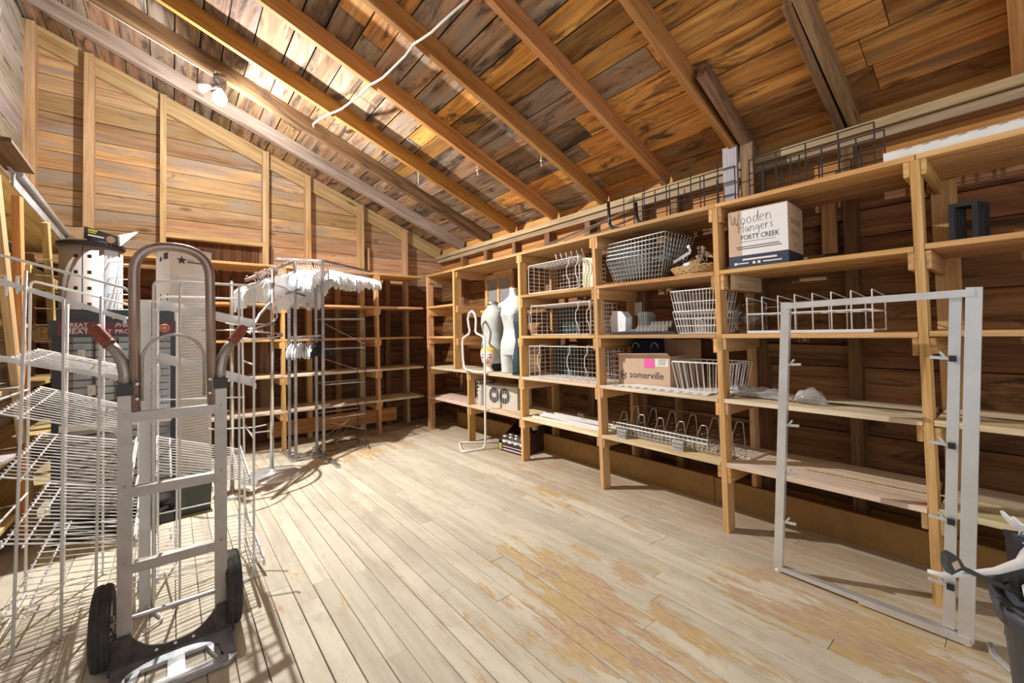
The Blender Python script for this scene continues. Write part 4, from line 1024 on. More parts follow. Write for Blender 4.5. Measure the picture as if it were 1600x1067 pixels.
t = thing('wire_hooks', 'bundle of bent white wire hooks lying on the topmost basket', 'hooks', (2.84, 2.62, 1.975))
for k in range(6):
    m = MB(); y = -.16 + k * .065; m.tube(rounded([(-.05, y, .0), (-.05, y + .02, .055), (.1, y + .03, .05), (.12, y + .03, .02), (.24, y + .04, .02)], .012, 3), .0035, 5); m.build('hook', M['galv'], t)
for z0, h, y0 in ((1.274, .28, 3.165), (.857, .30, 3.2)):
    t = thing('teal_board', 'dark teal board behind the %s white wire basket' % ('middle' if z0 > 1 else 'lowest'), 'board', (3.175, y0 - .14, z0), 0, 'dark teal boards')
    m = MB(); m.box(0, .015, -.15, .15, 0, h); m.build('board', M['teal'], t)

def taper_basket(label, c, L_, W_, h, group, nx=14, ny=8, nz=6, r=.0022, mat='galv', flare=.78, rz=0.0, handles=False, name='wire_basket'):
    t = thing(name, label, 'basket', c, rz, group)
    a, b = L_ / 2, W_ / 2; f = flare
    def P(x, y, s): k = f + (1 - f) * s; return Vector((x * k, y * k, .004 + (h - .004) * s))
    m = MB()
    for i in range(nx + 1):
        y = -a + 2 * a * i / nx
        m.tube([P(-b, y, 1), P(-b, y, 0), P(b, y, 0), P(b, y, 1)], r, 4)
    m.build('cross_wires', M[mat], t)
    m = MB()
    for i in range(1, ny):
        x = -b + 2 * b * i / ny
        m.tube([P(x, -a, 1), P(x, -a, 0), P(x, a, 0), P(x, a, 1)], r, 4)
    m.build('long_wires', M[mat], t)
    m = MB()
    for j in range(nz):
        s = j / nz; m.tube([P(-b, -a, s), P(b, -a, s), P(b, a, s), P(-b, a, s)], r, 4, closed=True)
    m.build('hoops', M[mat], t)
    m = MB(); m.tube(rounded([P(-b, -a, 1), P(b, -a, 1), P(b, a, 1), P(-b, a, 1)], .02, 3, True), r * 1.9, 6, closed=True); m.build('rim', M[mat], t, True)
    if handles:
        for s in (-1, 1):
            m = MB(); m.tube(rounded([(s * b * .98, -.14, h), (s * b * .75, -.13, h + .012), (s * b * .75, .13, h + .012), (s * b * .98, .14, h)], .02, 3), r * 1.6, 6); m.build('handle', M[mat], t, True)
    return t
for k in range(5):
    lab = ['lowest grey shopping basket of the nested stack by the woven tray', 'second grey basket up in the nested stack', 'middle grey basket of the nested stack of five', 'fourth grey basket up in the nested stack', 'topmost grey basket of the nested stack under the top shelf'][k]
    taper_basket(lab, (2.98 + .004 * k, 1.965 - .006 * k, 1.686 + .034 * k), .52 + .012 * k, .36, .20, 'nested grey wire shopping baskets', nx=16, ny=9, nz=6, rz=R(3 - 2 * k), handles=True, r=.0025, mat='galv')
taper_basket('upper pale wire basket of the pair beside the clip tray', (2.98, 1.50, 1.415), .34, .30, .165, 'pair of pale wire baskets', nx=14, ny=8, nz=2, r=.0026, mat='white_wire', flare=.86)
taper_basket('lower pale wire basket of the pair beside the clip tray', (2.98, 1.49, 1.274), .33, .30, .16, 'pair of pale wire baskets', nx=14, ny=8, nz=3, r=.0026, mat='white_wire', flare=.84)
taper_basket('open white wire basket beside the printed cardboard box', (3.03, 1.48, .857), .42, .34, .215, None, nx=9, ny=7, nz=1, r=.0032, mat='white_wire', flare=.84)

# woven tray with metal hardware
t = thing('woven_tray', 'oval woven wicker tray at the end of the basket stack', 'tray', (2.87, 1.50, 1.686), R(-6))
m = MB()
for k in range(5):
    z = .008 + k * .012; s = .72 + .28 * (k / 4) ** .7
    m.tube([(.105 * s * cos(2 * pi * j / 40), .175 * s * sin(2 * pi * j / 40), z + (.003 if (j + k) % 2 else -.003)) for j in range(40)], .0065, 5, closed=True)
for j in range(36):
    a = 2 * pi * j / 36
    for s in (-1, 1): m.tube([(.105 * .7 * cos(a), .175 * .7 * sin(a), .0), (.105 * 1.02 * cos(a + s * .15), .175 * 1.02 * sin(a + s * .15), .06)], .003, 4)
m.build('woven_wall', M['wicker'], t)
m = MB(); m.lathe([(0, .003), (.085, .003), (.085, .0)], n=28, sx=1, sy=1.6); m.build('floor', M['wicker'], t)
rk = random.Random(5)
for k in range(7):
    o = thing('metal_bracket', 'loose chrome shop bracket heaped in the woven tray', 'bracket', (2.87 + rk.uniform(-.05, .05), 1.50 + rk.uniform(-.11, .10), 1.725 + .012 * k), rk.uniform(0, 6), 'chrome brackets in the woven tray')
    m = MB(); m.bar((-.07, 0, .0), (.07, .0, .05), .022, .006, (0, 1, 0)); m.bar((.07, 0, .05), (.06, 0, .10), .018, .006, (0, 1, 0)); m.tube([(-.05, .01, .01), (.02, .03, .06)], .006, 6); m.build('arm', M['chrome'], o)
    m = MB(); m.tube([(.06, -.012, .09), (.06, .012, .09)], .012, 8); m.build('head', M['chrome'], o)

# between the second and third posts, middle level
t = thing('plastic_bin', 'white plastic bin behind the post, left of the clear sleeves', 'bin', (2.94, 2.19, 1.274), 0)
m = MB(); m.prism([(-.07, 0), (.07, 0), (.08, .13), (.05, .20), (-.04, .19), (-.08, .14)], -.045, .045, 'x'); m.build('body', M['white_plastic'], t)
m = MB(); m.box(-.047, -.044, -.03, -.005, .05, .11); m.build('tag', M['paper'], t)
for k in range(5):
    o = thing('clear_sleeve', 'clear plastic sleeve standing behind the clip tray', 'sleeve', (3.0, 2.02 - k * .018, 1.274), R(8), 'clear plastic sleeves')
    m = MB(); m.box(-.08, .08, -.002, .002, .0, .17 + .01 * (k % 2)); m.build('sheet', M['clear_plastic'], o)
t = thing('clip_tray', 'flat black tray holding rows of metal clips', 'tray', (2.96, 1.90, 1.274), 0)
m = MB(); m.box(-.13, .15, -.26, .30, .0, .008); m.box(-.13, -.122, -.26, .30, .008, .02); m.box(.142, .15, -.26, .30, .008, .02); m.build('tray', M['black'], t)
for k in range(18):
    o = thing('metal_clip', 'silver clip standing in the rows on the black tray', 'clip', (2.90 + .05 * (k // 9), 2.0 - .032 * (k % 9), 1.284 + .03 * (k // 9)), 0, 'silver clips on the black tray')
    m = MB(); m.tube([(-.012, 0, .008), (0.01, 0, .055)], .011, 8); m.build('body', M['galv'], o)
t = thing('metal_strips', 'silver strips laid flat at the left end of the black tray', 'strips', (2.90, 2.12, 1.285), R(4))
for k in range(3): m = MB(); m.bar((-.03 + .02 * k, .08, .004 + .006 * k), (.0 + .02 * k, -.11, .012 + .01 * k), .02, .005); m.build('strip', M['galv'], t)
t = thing('paper_note', 'small white paper note pinned on the wall behind the clips', 'note', (3.295, 2.27, 1.44)); m = MB(); m.box(-.004, 0, -.045, .045, 0, .12); m.build('sheet', M['paper'], t)

# printed cardboard box
t = thing('cardboard_box', 'brown cardboard box printed somerville with a pink sticker', 'box', (2.93, 1.98, .857), R(4))
b0, b1, bh = -.225, .225, .245; bd_ = .28
m = MB(); th = .005
m.box(0, th, b0, b1, 0, bh); m.box(bd_ - th, bd_, b0, b1, 0, bh); m.box(th, bd_ - th, b0, b0 + th, 0, bh); m.box(th, bd_ - th, b1 - th, b1, 0, bh); m.box(th, bd_ - th, b0 + th, b1 - th, 0, th); m.build('body', M['card_pale'], t)
m = MB(); m.hexa([(0, b0, bh), (.005, b0, bh), (.005, b1, bh), (0, b1, bh), (-.04, b0 - .0, bh + .022), (-.035, b0, bh + .026), (-.035, b1 + .02, bh + .012), (-.04, b1 + .02, bh + .008)]); m.build('flap', M['card_pale'], t)
m = MB(); m.hexa([(0, b1 - .005, bh), (bd_, b1 - .005, bh), (bd_, b1, bh), (0, b1, bh), (0, b1 + .09, bh + .01), (bd_, b1 + .09, bh + .01), (bd_, b1 + .095, bh + .014), (0, b1 + .095, bh + .014)]); m.build('flap', M['card_pale'], t)
m = MB(); m.hexa([(bd_ - .006, b0 - .12, .0), (bd_, b0 - .12, .0), (bd_, b1 - .05, .0), (bd_ - .006, b1 - .05, .0), (bd_ - .006, b0 - .12, .37), (bd_, b0 - .12, .37), (bd_, b1 - .05, .37), (bd_ - .006, b1 - .05, .37)]); m.build('tall_back_flap', M['card'], t)
m = MB(); m.box(-.0012, 0, -.07 - .028, .0 - .01, .15, .225); m.build('pink_sticker', M['pink'], t)
m = MB(); m.box(-.0012, 0, -.212, -.105, .165, .225); lb_ = m.build('white_label', M['paper'], t)
m = MB()
for k in range(4): m.box(-.002, -.0012, -.20 + .004 * k, -.13, .215 - k * .012, .2185 - k * .012)
m.build('label_print', M['ink'], lb_)
text('lettering', 'somerville', .078, (-.001, .125, .065), (0, -1, 0), (0, 0, 1), M['ink'], t, sx=.92)
m = MB()
for dz in (.0, .025):
    q = [(0, .155 , .072 + dz), (0, .180, .095 + dz), (0, .205 - .0, .072 + dz), (0, .180, .049 + dz)]
    m.tube([(-.001, a, b) for _, a, b in q], .0035, 4, closed=True)
m.build('diamond_logo', M['ink'], t)
t = thing('navy_bag', 'dark navy folded bag sitting behind the printed box', 'bag', (3.14, 2.07, 1.10))
m = MB(); m.hexa([(-.05, -.12, 0), (.06, -.12, 0), (.06, .12, 0), (-.05, .12, 0), (-.03, -.13, .12), (.05, -.12, .135), (.05, .12, .14), (-.03, .13, .12)]); m.build('body', M['navy'], t)
m = MB()
for y in (-.09, .09): m.tube(arc((-.045, y, .05), .035, R(10), R(170), 8, (0, 1, 0), (0, 0, 1.4)), .005, 5)
m.build('handle', M['grey_cloth'], t, True)
# strips of paper and label rail along the same shelf
rk = random.Random(9)
for k in range(7):
    o = thing('label_strip', 'long white printed label strip lying along the shelf edge', 'strip', (2.80 + .018 * k, 1.82 + rk.uniform(-.03, .03), .858 + .0022 * k), R(rk.uniform(-1.5, 1.5)), 'white label strips on the shelf edge')
    m = MB(); m.box(-.018, .018, -.42, .42 - .03 * k, 0, .0018); st = m.build('strip', M['paper'], o)
    if k < 3:
        m = MB()
        for j in range(11): m.box(-.017, -.004, -.38 + j * .07, -.355 + j * .07 + rk.uniform(0, .02), .0018, .0024)
        m.build('print', M['ink'], st)['kind'] = 'stuff'
t = thing('plastic_bag', 'crumpled clear plastic bag of strips tied with a red band', 'bag', (2.93, 1.02, .857), R(-6))
def bagf(u, v):
    a = 2 * pi * u; y = .36 - v * .62
    env = [(0, .0), (.04, .035), (.25, .045), (.55, .04), (.68, .026), (.73, .016), (.80, .05), (.92, .055), (1.0, .012)]
    for (p, q), (p2, q2) in zip(env[:-1], env[1:]):
        if p <= v <= p2: rr_ = q + (q2 - q) * (v - p) / (p2 - p + 1e-9)
    rr_ *= 1 + .16 * sin(5 * a + 13 * v) + .1 * sin(9 * a - 30 * v)
    zc = max(.012, env[0][1] + rr_ * .75)
    return (rr_ * 1.2 * cos(a), y, max(.002, zc + rr_ * .75 * sin(a)))
m = MB(); m.grid(bagf, 22, 34, True); m.build('film', M['clear_plastic'], t, True)
m = MB(); m.tube(arc((0, -.092, .016), .021, 0, 2 * pi, 14, (1, 0, 0), (0, 0, 1)), .006, 6); m.build('red_band', M['red_badge'], t)
for k in range(3): m = MB(); m.box(-.03 + .02 * k, -.012 + .02 * k, -.05, .34, .006 + .006 * k, .010 + .006 * k); m.build('white_strip', M['paper'], t)

# lowest shelf: long divider rack, clips, white trim
t = thing('divider_rack', 'long low wire rack with bent dividers behind the post', 'rack', (3.02, 1.72, .448), R(-2))
a = .52
m = MB()
for z in (.10, .07): m.tube([(-.17, a, z), (-.17, -.30, z)], .004, 5)
for k in range(26): y = a - .035 * k - .01; m.tube(rounded([(-.17, y, .10), (-.17, y, .012), (.16, y, .012), (.16, y, .03)], .008, 2), .0024, 4) if y > -.33 else None
m.build('front_rail', M['white_wire'], t)
m = MB()
for x in (-.14, -.05, .05, .15): m.tube([(x, a, .014), (x, -.50, .014)], .0032, 4)
for k in range(22): y = -.33 - .008 * k; 
for k in range(30): y = a - .034 * k; m.tube([(-.16, y, .010), (.17, y, .010)], .0022, 4)
m.tube([(.17, a, .20), (.17, -.45, .20)], .003, 4); m.tube([(.17, a, .014), (.17, a, .20)], .003, 4); m.tube([(.17, -.45, .014), (.17, -.45, .20)], .003, 4)
m.build('base_grid', M['galv'], t)
for k in range(6):
    y = a - .07 - k * .172
    for x, hh in ((-.10, .18), (.06, .21)):
        m = MB(); m.tube(rounded([(x, y + .085, .012), (x, y + .02, hh), (x, y - .02, hh), (x, y - .035, .012)], .008, 2), .0036, 6)
        for q in range(3): m.tube([(x + .025 * q, y + .05 - .0 * q, .04 + .03 * q), (x + .09, y + .03, .05 + .03 * q)], .002, 4)
        m.build('divider', M['galv'], t, True)
t = thing('wooden_tray', 'thin pale board under the right end of the divider rack', 'board', (3.10, 1.34, .447), R(-2)); m = MB(); m.box(-.15, .13, -.16, .14, 0, .012); m.build('board', M['pine_pale'], t)
for k, (y, n_) in enumerate(((2.10, 3), (1.62, 3), (2.17, 2))):
    o = thing('spring_clip', ('pair of silver clips at the front left of the divider rack', 'pair of silver clips before the middle of the divider rack', 'small silver clip half hidden behind the first pair')[k], 'clip', (2.80 if k < 2 else 2.93, y, .446), 0, 'silver clips at the divider rack')
    m = MB()
    for q in range(n_):
        z = q * .026; m.hexa([(-.012, -.045, z), (.05, -.04, z), (.05, .04, z), (-.012, .045, z), (-.006, -.04, z + .022), (.045, -.036, z + .022), (.045, .036, z + .022), (-.006, .04, z + .022)])
    m.build('body', M['galv'], o)
for k in range(5):
    o = thing('trim_strip', 'white trim strip in the loose pile under the lowest basket', 'trim', (2.85 + .05 * k, 2.80 - .02 * k, .448 + .012 * (k % 3)), R((2, -3, 1, 4, -2)[k]), 'white trim strips on the low shelf')
    m = MB(); m.prism([(-.02, 0), (.02, 0), (.02, .006), (.0, .02), (-.02, .024)], -.42, .40); m.build('strip', M['white_enamel'], o)
t = thing('wire_eyelets', 'two small wire eyelets on the low shelf trim', 'hooks', (3.0, 2.72, .485)); 
for y in (-.02, .02): m = MB(); m.tube(arc((0, y, .03), .014, R(-60), R(240), 10, (0, 1, 0), (0, 0, 1)), .003, 5); m.build('eyelet', M['galv'], t)

# ------------------------------------------------------------------ big carton, glass jar and white divider rack in the fourth bay
t = thing('cardboard_box', 'large white-fronted carton marked Wooden Hangers beside the post', 'box', (2.79, 1.06, 1.686), R(3))
W2, D2, H2 = .165, .30, .355
m = MB(); m.box(0, D2, -W2, W2, .075, H2); m.build('body', M['card_pale'], t)
m = MB(); m.box(-.0005, D2 + .0005, -W2 - .0005, W2 + .0005, 0, .075); m.build('dark_band', M['navy_band'], t)
m = MB(); m.box(-.0012, 0, -W2, W2 * .52, .0755, H2); m.build('white_front', M['white_print'], t)
m = MB(); m.hexa([(.0, -W2, H2), (.0, W2, H2), (D2, W2, H2), (D2, -W2, H2), (.0, -W2, H2 + .006), (.02, W2, H2 + .012), (D2, W2, H2 + .006), (D2, -W2, H2 + .004)]); m.build('lid_flap', M['card_pale'], t)
fx = -.0018
STROKES = {
 'W': (.72, [[(.0, .95), (.06, .3), (.16, .02), (.27, .5), (.33, .75), (.36, .1), (.46, .0), (.58, .5), (.64, .98)]]),
 'H': (.62, [[(.08, 1.0), (.06, .0)], [(.5, 1.0), (.48, .0)], [(.06, .5), (.5, .54)]]),
 'o': (.42, [[(.2, .5), (.06, .4), (.03, .18), (.14, .0), (.3, .08), (.34, .3), (.22, .5)]]),
 'd': (.46, [[(.3, .42), (.14, .5), (.03, .25), (.12, .02), (.26, .1), (.36, .5), (.40, 1.0), (.38, .4), (.42, .0)]]),
 'e': (.40, [[(.04, .25), (.3, .32), (.26, .5), (.1, .48), (.03, .2), (.14, .0), (.32, .08)]]),
 'n': (.46, [[(.05, .5), (.06, .0)], [(.06, .28), (.18, .5), (.32, .46), (.36, .0)]]),
 'a': (.44, [[(.32, .42), (.16, .5), (.04, .25), (.12, .02), (.27, .12), (.34, .46), (.34, .1), (.4, .0)]]),
 'g': (.44, [[(.32, .42), (.16, .5), (.04, .25), (.14, .06), (.28, .16), (.35, .46), (.33, -.2), (.2, -.4), (.06, -.28)]]),
 'r': (.34, [[(.06, .5), (.06, .0)], [(.06, .25), (.16, .46), (.3, .5)]]),
 's': (.36, [[(.3, .44), (.14, .5), (.08, .36), (.26, .2), (.22, .02), (.04, .05)]])}
def handwrite(word, y, z, h, par):
    m = MB()
    for ch in word:
        adv, st = STROKES[ch]
        for q in st: m.tube(rounded([(-.0022, y - a_ * h, z + b_ * h) for a_, b_ in q], .02, 3), .0009, 4)
        y -= adv * h; z += .0012
    o = m.build('handwriting', M['ink'], par); o['kind'] = 'stuff'
handwrite('Wooden', W2 - .012, .268, .083, t)
handwrite('Hangers', W2 - .055, .218, .066, t)
text('lettering', 'FORTY CREEK', .043, (fx, W2 - .072, .172), (0, -1, 0), (0, 0, 1), M['ink'], t, ext=.0003, sx=.78)
m = MB(); m.box(-.0022, -.0012, -.10, .10, .158, .160); m.box(-.0022, -.0012, -.12, .12, .126, .131); m.box(-.0022, -.0012, -.13, .115, .113, .118); m.build('small_print', M['ink'], t)
m = MB(); m.box(-.0022, -.0012, -.105, .085, .043, .054); m.box(-.0022, -.0012, .05, .115, .022, .029); m.box(-.0022, -.0012, -.13, -.03, .022, .029)
for y in (.125, .02, -.008): m.box(-.0022, -.0012, y - .008, y + .008, .017, .033)
m.build('white_print', M['white_print'], t)
m = MB(); m.bar((.05, -W2 - .001, .26), (.24, -W2 - .001, .255), .002, .03, (0, 0, 1)); m.bar((.06, -W2 - .001, .20), (.22, -W2 - .001, .195), .002, .008); m.bar((.05, -W2 - .001, .185), (.23, -W2 - .001, .18), .002, .008); m.bar((.1, -W2 - .001, .12), (.16, -W2 - .001, .12), .002, .02); m.build('side_print', M['card'], t)
t = thing('glass_jar', 'big round clear glass jar behind the end of the white rack', 'jar', (3.05, 1.215, 1.274))
m = MB(); m.lathe([(0, .004), (.06, .002), (.085, .02), (.102, .07), (.104, .12), (.092, .165), (.072, .185), (.07, .20), (.074, .205), (.068, .205), (.066, .187), (.086, .163), (.098, .12), (.096, .07), (.08, .026), (.055, .008), (0, .009)], n=32); m.build('glass', M['glass'], t, True)

t = thing('divider_rack', 'white wire two-tier divider rack on the shelf below the carton', 'rack', (2.80, .83, 1.274))
a = .305
m = MB()
for z in (.012, .118):
    for x in (.0, .02, .30): m.tube([(x, a, z), (x, -a, z)], .0042, 5)
    for k in range(9): y = a - .07625 * k; m.tube([(0, y, z), (.30, y, z)], .003, 4)
m.build('tier', M['white_wire'], t)
for k in range(8):
    y = a - .002 - k * .0866; m = MB()
    m.tube(rounded([(0, y, .008), (0, y, .222), (.30, y - .0, .2), (.30, y, .008)], .006, 2), .0034, 5); m.build('divider', M['white_wire'], t, True)
m = MB(); m.tube([(.30, a, .17), (.30, -a, .17)], .003, 4); m.box(-.004, .006, -a, a, .0, .012); m.build('lip', M['white_enamel'], t)

t = thing('picture_frame', 'black rectangular frames leaning on the wall at the right end', 'frame', (3.05, .215, 1.692), R(-4))
for k in range(4):
    m = MB(); w2, h2, b2 = .05, .22, .02; x = .03 * k; y0 = -.009 * k
    m.box(x, x + .014, -w2 + y0, w2 + y0, 0, b2); m.box(x, x + .014, -w2 + y0, w2 + y0, h2 - b2, h2); m.box(x, x + .014, -w2 + y0, -w2 + b2 + y0, b2, h2 - b2); m.box(x, x + .014, w2 - b2 + y0, w2 + y0, b2, h2 - b2); m.build('frame', M['black'], t)
# thin dark rods lying on the two wide shelves
for k, (z, y) in enumerate(((.857, .40), (.449, .40))):
    o = thing('thin_rod', ('thin dark rod lying on the shelf level with the plastic bag', 'thin pale rod lying across the lowest wide shelf')[k], 'rod', (2.99, y, z), R(2))
    m = MB(); m.tube([(0, .5, .005), (0, -.45, .005)], .0045, 6); m.build('rod', M['black_wire' if k == 0 else 'pine_pale'], o)

# ------------------------------------------------------------------ on top of the shelving
def wire_panel(name, label, c, L_, H_, D_, group):
    t = thing(name, label, 'wire grid', c, 0, group)
    for x in (0, D_):
        m = MB()
        for z in (.005, H_ * .36, H_ * .66, H_): m.tube([(x, L_ / 2, z + (.03 if x else 0)), (x, -L_ / 2, z + (.03 if x else 0))], .0042, 5)
        for k in range(9 if x == 0 else 7):
            y = L_ / 2 - L_ * k / (8 if x == 0 else 6) ; m.tube([(x, y, 0.004), (x, y, H_ * (1.0 if k % 2 == 0 else .8) + (.03 if x else 0))], .0042, 5)
        m.build('grid', M['black_wire'], t)
    m = MB()
    for y in (L_ / 2, 0, -L_ / 2): m.tube([(0, y, .005), (D_, y, .005)], .004, 5)
    m.build('cross_wire', M['black_wire'], t)
    return t
wire_panel('wire_grid', 'black wire grid basket on the top shelf left of the grey board', (2.86, 1.70, 2.125), .76, .31, .26, 'black wire grids on the top shelf')
wire_panel('wire_grid', 'black wire grid basket on the top shelf right of the grey board', (2.88, .82, 2.125), .62, .255, .24, 'black wire grids on the top shelf')
g = board('grey_board', M['grey_board'], (3.15, 1.36, 2.125), (3.15, 1.36, 2.62), .10, .03, up=(0, 1, 0)); tag(g, 'grey board standing upright on the top shelf between the wire grids', 'board')
g = board('brown_board', M['rafter_old'], (3.16, 1.25, 2.125), (3.16, 1.25, 2.61), .085, .03, up=(0, 1, 0)); tag(g, 'brown board standing upright beside the grey one on the top shelf', 'board')
t = thing('shelf_bracket', 'black L-shaped bracket lying before the left wire grid', 'bracket', (2.84, 2.16, 2.125))
for k, (y, x) in enumerate(((.06, .0), (-.18, .04))):
    m = MB(); m.tube(rounded([(x, y, .26 - .06 * k), (x + .002, y - .01, .03), (x + .02, y - .14, .012), (x + .02, y - .17, .012)], .06, 5), .014, 6); m.build('arm', M['black'], t, True)
for k in range(7):
    o = thing('thin_rod', 'thin grey steel rod in the loose bundle along the top shelf', 'rod', (2.84 + .03 * k, 2.62, 2.13 + .004 * (k % 3)), 0, 'thin steel rods on the top shelf')
    m = MB(); m.tube([(0.0, .62 - .05 * k, .0), (.0 + .02 * (k - 3), -.55, .10 + .02 * (k % 4))], .005, 5); m.build('rod', M['dull_steel'], o)
for k in range(2):
    o = thing('cornice_strip', ('long white cornice moulding on the top shelf, the front one', 'long white cornice moulding on the top shelf, behind the front one')[k], 'moulding', (2.775 + .075 * k, -.1, 2.125), 0, 'white cornice mouldings')
    m = MB(); m.prism([(0, 0), (.05, 0), (.055, .008), (.03, .03), (.012, .034), (.0, .042), (-.006, .03)], -.6, .56); m.build('moulding', M['white_enamel'], o)
    m = MB()
    for j in range(16): m.bar((-.0065 + .004, .48 - j * .06, .036), (-.0065 + .004, .455 - j * .06, .039), .004, .003)
    m.build('scroll_print', M['dull_steel'], o)
# ------------------------------------------------------------------ mannequin torsos, wig head, loop stand
def body(name, sec, mat, par, n=28, cap=True):
    """a smooth trunk lofted through cross sections: (z, half width along y, half depth along x, y offset, x offset, squareness)"""
    m = MB(); vs = []; fs = []
    S = []
    for a, b in zip(sec[:-1], sec[1:]):
        for k in range(4):
            t = k / 4; t2 = t * t * (3 - 2 * t) * .5 + t * .5; S.append([p + (q - p) * t2 for p, q in zip(a, b)])
    S.append(list(sec[-1]))
    for z, wy, dx, oy, ox, bust in S:
        for j in range(n):
            a = 2 * pi * j / n; c, s = cos(a), sin(a)
            x = ox + dx * (abs(c) ** .85) * (1 if c > 0 else -1); y = oy + wy * (abs(s) ** .85) * (1 if s > 0 else -1)
            if bust and c < 0:
                for e in (-1, 1): x -= bust * math.exp(-((y - oy - e * wy * .48) / (wy * .34)) ** 2) * max(0, -c) ** .4
            vs.append((x, y, z))
    for i in range(len(S) - 1):
        for j in range(n): fs.append((i * n + j, i * n + (j + 1) % n, (i + 1) * n + (j + 1) % n, (i + 1) * n + j))
    fs.append(tuple(range(n - 1, -1, -1))); fs.append(tuple((len(S) - 1) * n + j for j in range(n)))
    m.add(vs, fs); return m.build(name, M[mat], par, True)
t = thing('mannequin_torso', 'headless glossy white female mannequin torso with open thighs', 'mannequin', (2.97, 3.66, .856), R(14))
body('trunk', [(.20, .158, .105, 0, 0, 0), (.27, .165, .115, 0, 0, 0), (.34, .160, .108, 0, 0, 0), (.42, .135, .09, 0, .0, 0), (.49, .120, .082, 0, 0, .0), (.57, .132, .088, 0, 0, .02), (.65, .148, .092, 0, 0, .055), (.70, .155, .088, 0, 0, .035), (.76, .162, .075, 0, 0.01, .006), (.80, .150, .062, 0, .012, 0), (.835, .10, .055, 0, .015, 0), (.86, .058, .05, 0, .015, 0), (.90, .046, .046, 0, .012, 0), (.945, .048, .046, 0, .008, 0)], 'torso_white', t)
for s in (-1, 1):
    body('thigh', [(.0, .068, .075, s * .088, .0, 0), (.08, .072, .08, s * .086, 0, 0), (.16, .078, .092, s * .082, 0, 0), (.24, .08, .10, s * .078, 0, 0), (.29, .07, .08, s * .07, 0, 0)], 'torso_white', t)
    body('shoulder_cap', [(.735, .03, .045, s * .165, .005, 0), (.765, .042, .055, s * .168, .005, 0), (.80, .02, .03, s * .15, .01, 0)], 'torso_white', t, 16)
t = thing('mannequin_torso', 'grey fabric-covered dress form torso behind the wig head', 'mannequin', (3.02, 4.13, .856), R(-12))
body('trunk', [(.09, .175, .12, 0, 0, 0), (.16, .185, .13, 0, 0, 0), (.26, .185, .125, 0, 0, 0), (.36, .168, .11, 0, 0, 0), (.46, .165, .105, 0, 0, .0), (.56, .185, .11, 0, 0, .015), (.64, .20, .105, 0, 0, .012), (.70, .195, .09, 0, 0, 0), (.74, .15, .075, 0, .01, 0), (.765, .09, .06, 0, .01, 0), (.79, .065, .055, 0, .01, 0)], 'grey_cloth', t)
body('lower_block', [(.0, .155, .10, 0, 0, 0), (.04, .165, .11, 0, 0, 0), (.095, .172, .118, 0, 0, 0)], 'navy', t)
m = MB(); m.lathe([(.066, .785), (.07, .80), (.066, .825), (.05, .83), (0, .83)], (.01, 0, 0), 20); m.build('neck_cap', M['galv'], t, True)
m = MB()
for k in range(5): a = R(150 + k * 15); m.tube([(.01 + .066 * cos(a), .066 * sin(a), .80), (.01 + .085 * cos(a + .1), .085 * sin(a + .1), .80)], .004, 5)
m.build('neck_pin', M['galv'], t)
m = MB()
for k, (z, s) in enumerate(((.52, .12), (.40, -.1), (.30, .12), (.24, .2))):
    pass
t2 = thing('dark_torso', 'dark teal bust form half hidden behind the post', 'mannequin', (2.88, 3.43, .856), R(0))
body('trunk', [(.02, .07, .09, .01, 0, 0), (.14, .075, .10, .005, 0, 0), (.26, .055, .085, 0, 0, 0), (.36, .042, .07, -.005, 0, 0), (.46, .05, .075, 0, 0, 0), (.56, .065, .085, 0, 0, .0), (.62, .055, .07, 0, 0, 0), (.66, .025, .04, 0, 0, 0)], 'teal', t2)
m = MB(); m.box(-.08, .08, -.06, .06, 0, .022); m.build('base', M['teal'], t2)

hd = thing('wig_head', 'small painted foam wig head with yellow hair on the shelf', 'wig head', (2.90, 4.05, .856), R(38))
body('head', [(.0, .062, .062, 0, 0, 0), (.015, .058, .058, 0, 0, 0), (.045, .036, .04, 0, 0, 0), (.075, .038, .045, 0, -.004, 0), (.10, .058, .062, 0, -.012, 0), (.14, .078, .082, 0, -.012, 0), (.19, .094, .098, 0, -.004, 0), (.235, .092, .098, 0, .002, 0), (.27, .066, .072, 0, .006, 0), (.288, .03, .035, 0, .008, 0)], 'skin_paint', hd, 24)
body('hair', [(.195, .098, .075, 0, .034, 0), (.22, .099, .098, 0, .012, 0), (.25, .094, .10, 0, .004, 0), (.275, .07, .077, 0, .006, 0), (.295, .032, .037, 0, .008, 0)], 'yellow_hair', hd, 24)
def face(m, fn):
    fn(m)
m = MB()
for s in (-1, 1):
    c = Vector((-.092, s * .038, .168)); m.lathe([(0, .010), (.012, .006), (.016, 0), (.012, -.006), (0, -.009)], c, 10, .35, 1.2)
    m.tube([(-.093, s * .018, .193), (-.096, s * .04, .203), (-.084, s * .062, .194)], .004, 5)
m.build('painted_eye', M['ink'], hd)
m = MB(); m.tube([(-.098, 0, .165), (-.108, 0, .138), (-.096, 0, .13)], [.007, .010, .006], 6); m.build('nose', M['skin_paint'], hd, True)
m = MB(); m.tube([(-.084, -.022, .105), (-.092, -.008, .108), (-.093, 0, .105), (-.092, .008, .108), (-.084, .022, .105)], .006, 6); m.build('lips', M['red_badge'], hd, True)
m = MB(); m.tube([(-.098, -.07, .02), (-.098, .0, .035), (-.05, .05, .05)], .004, 5) if False else m.lathe([(.064, 0), (.066, .006), (.06, .014)], n=24); m.build('base_ring', M['torso_white'], hd, True)

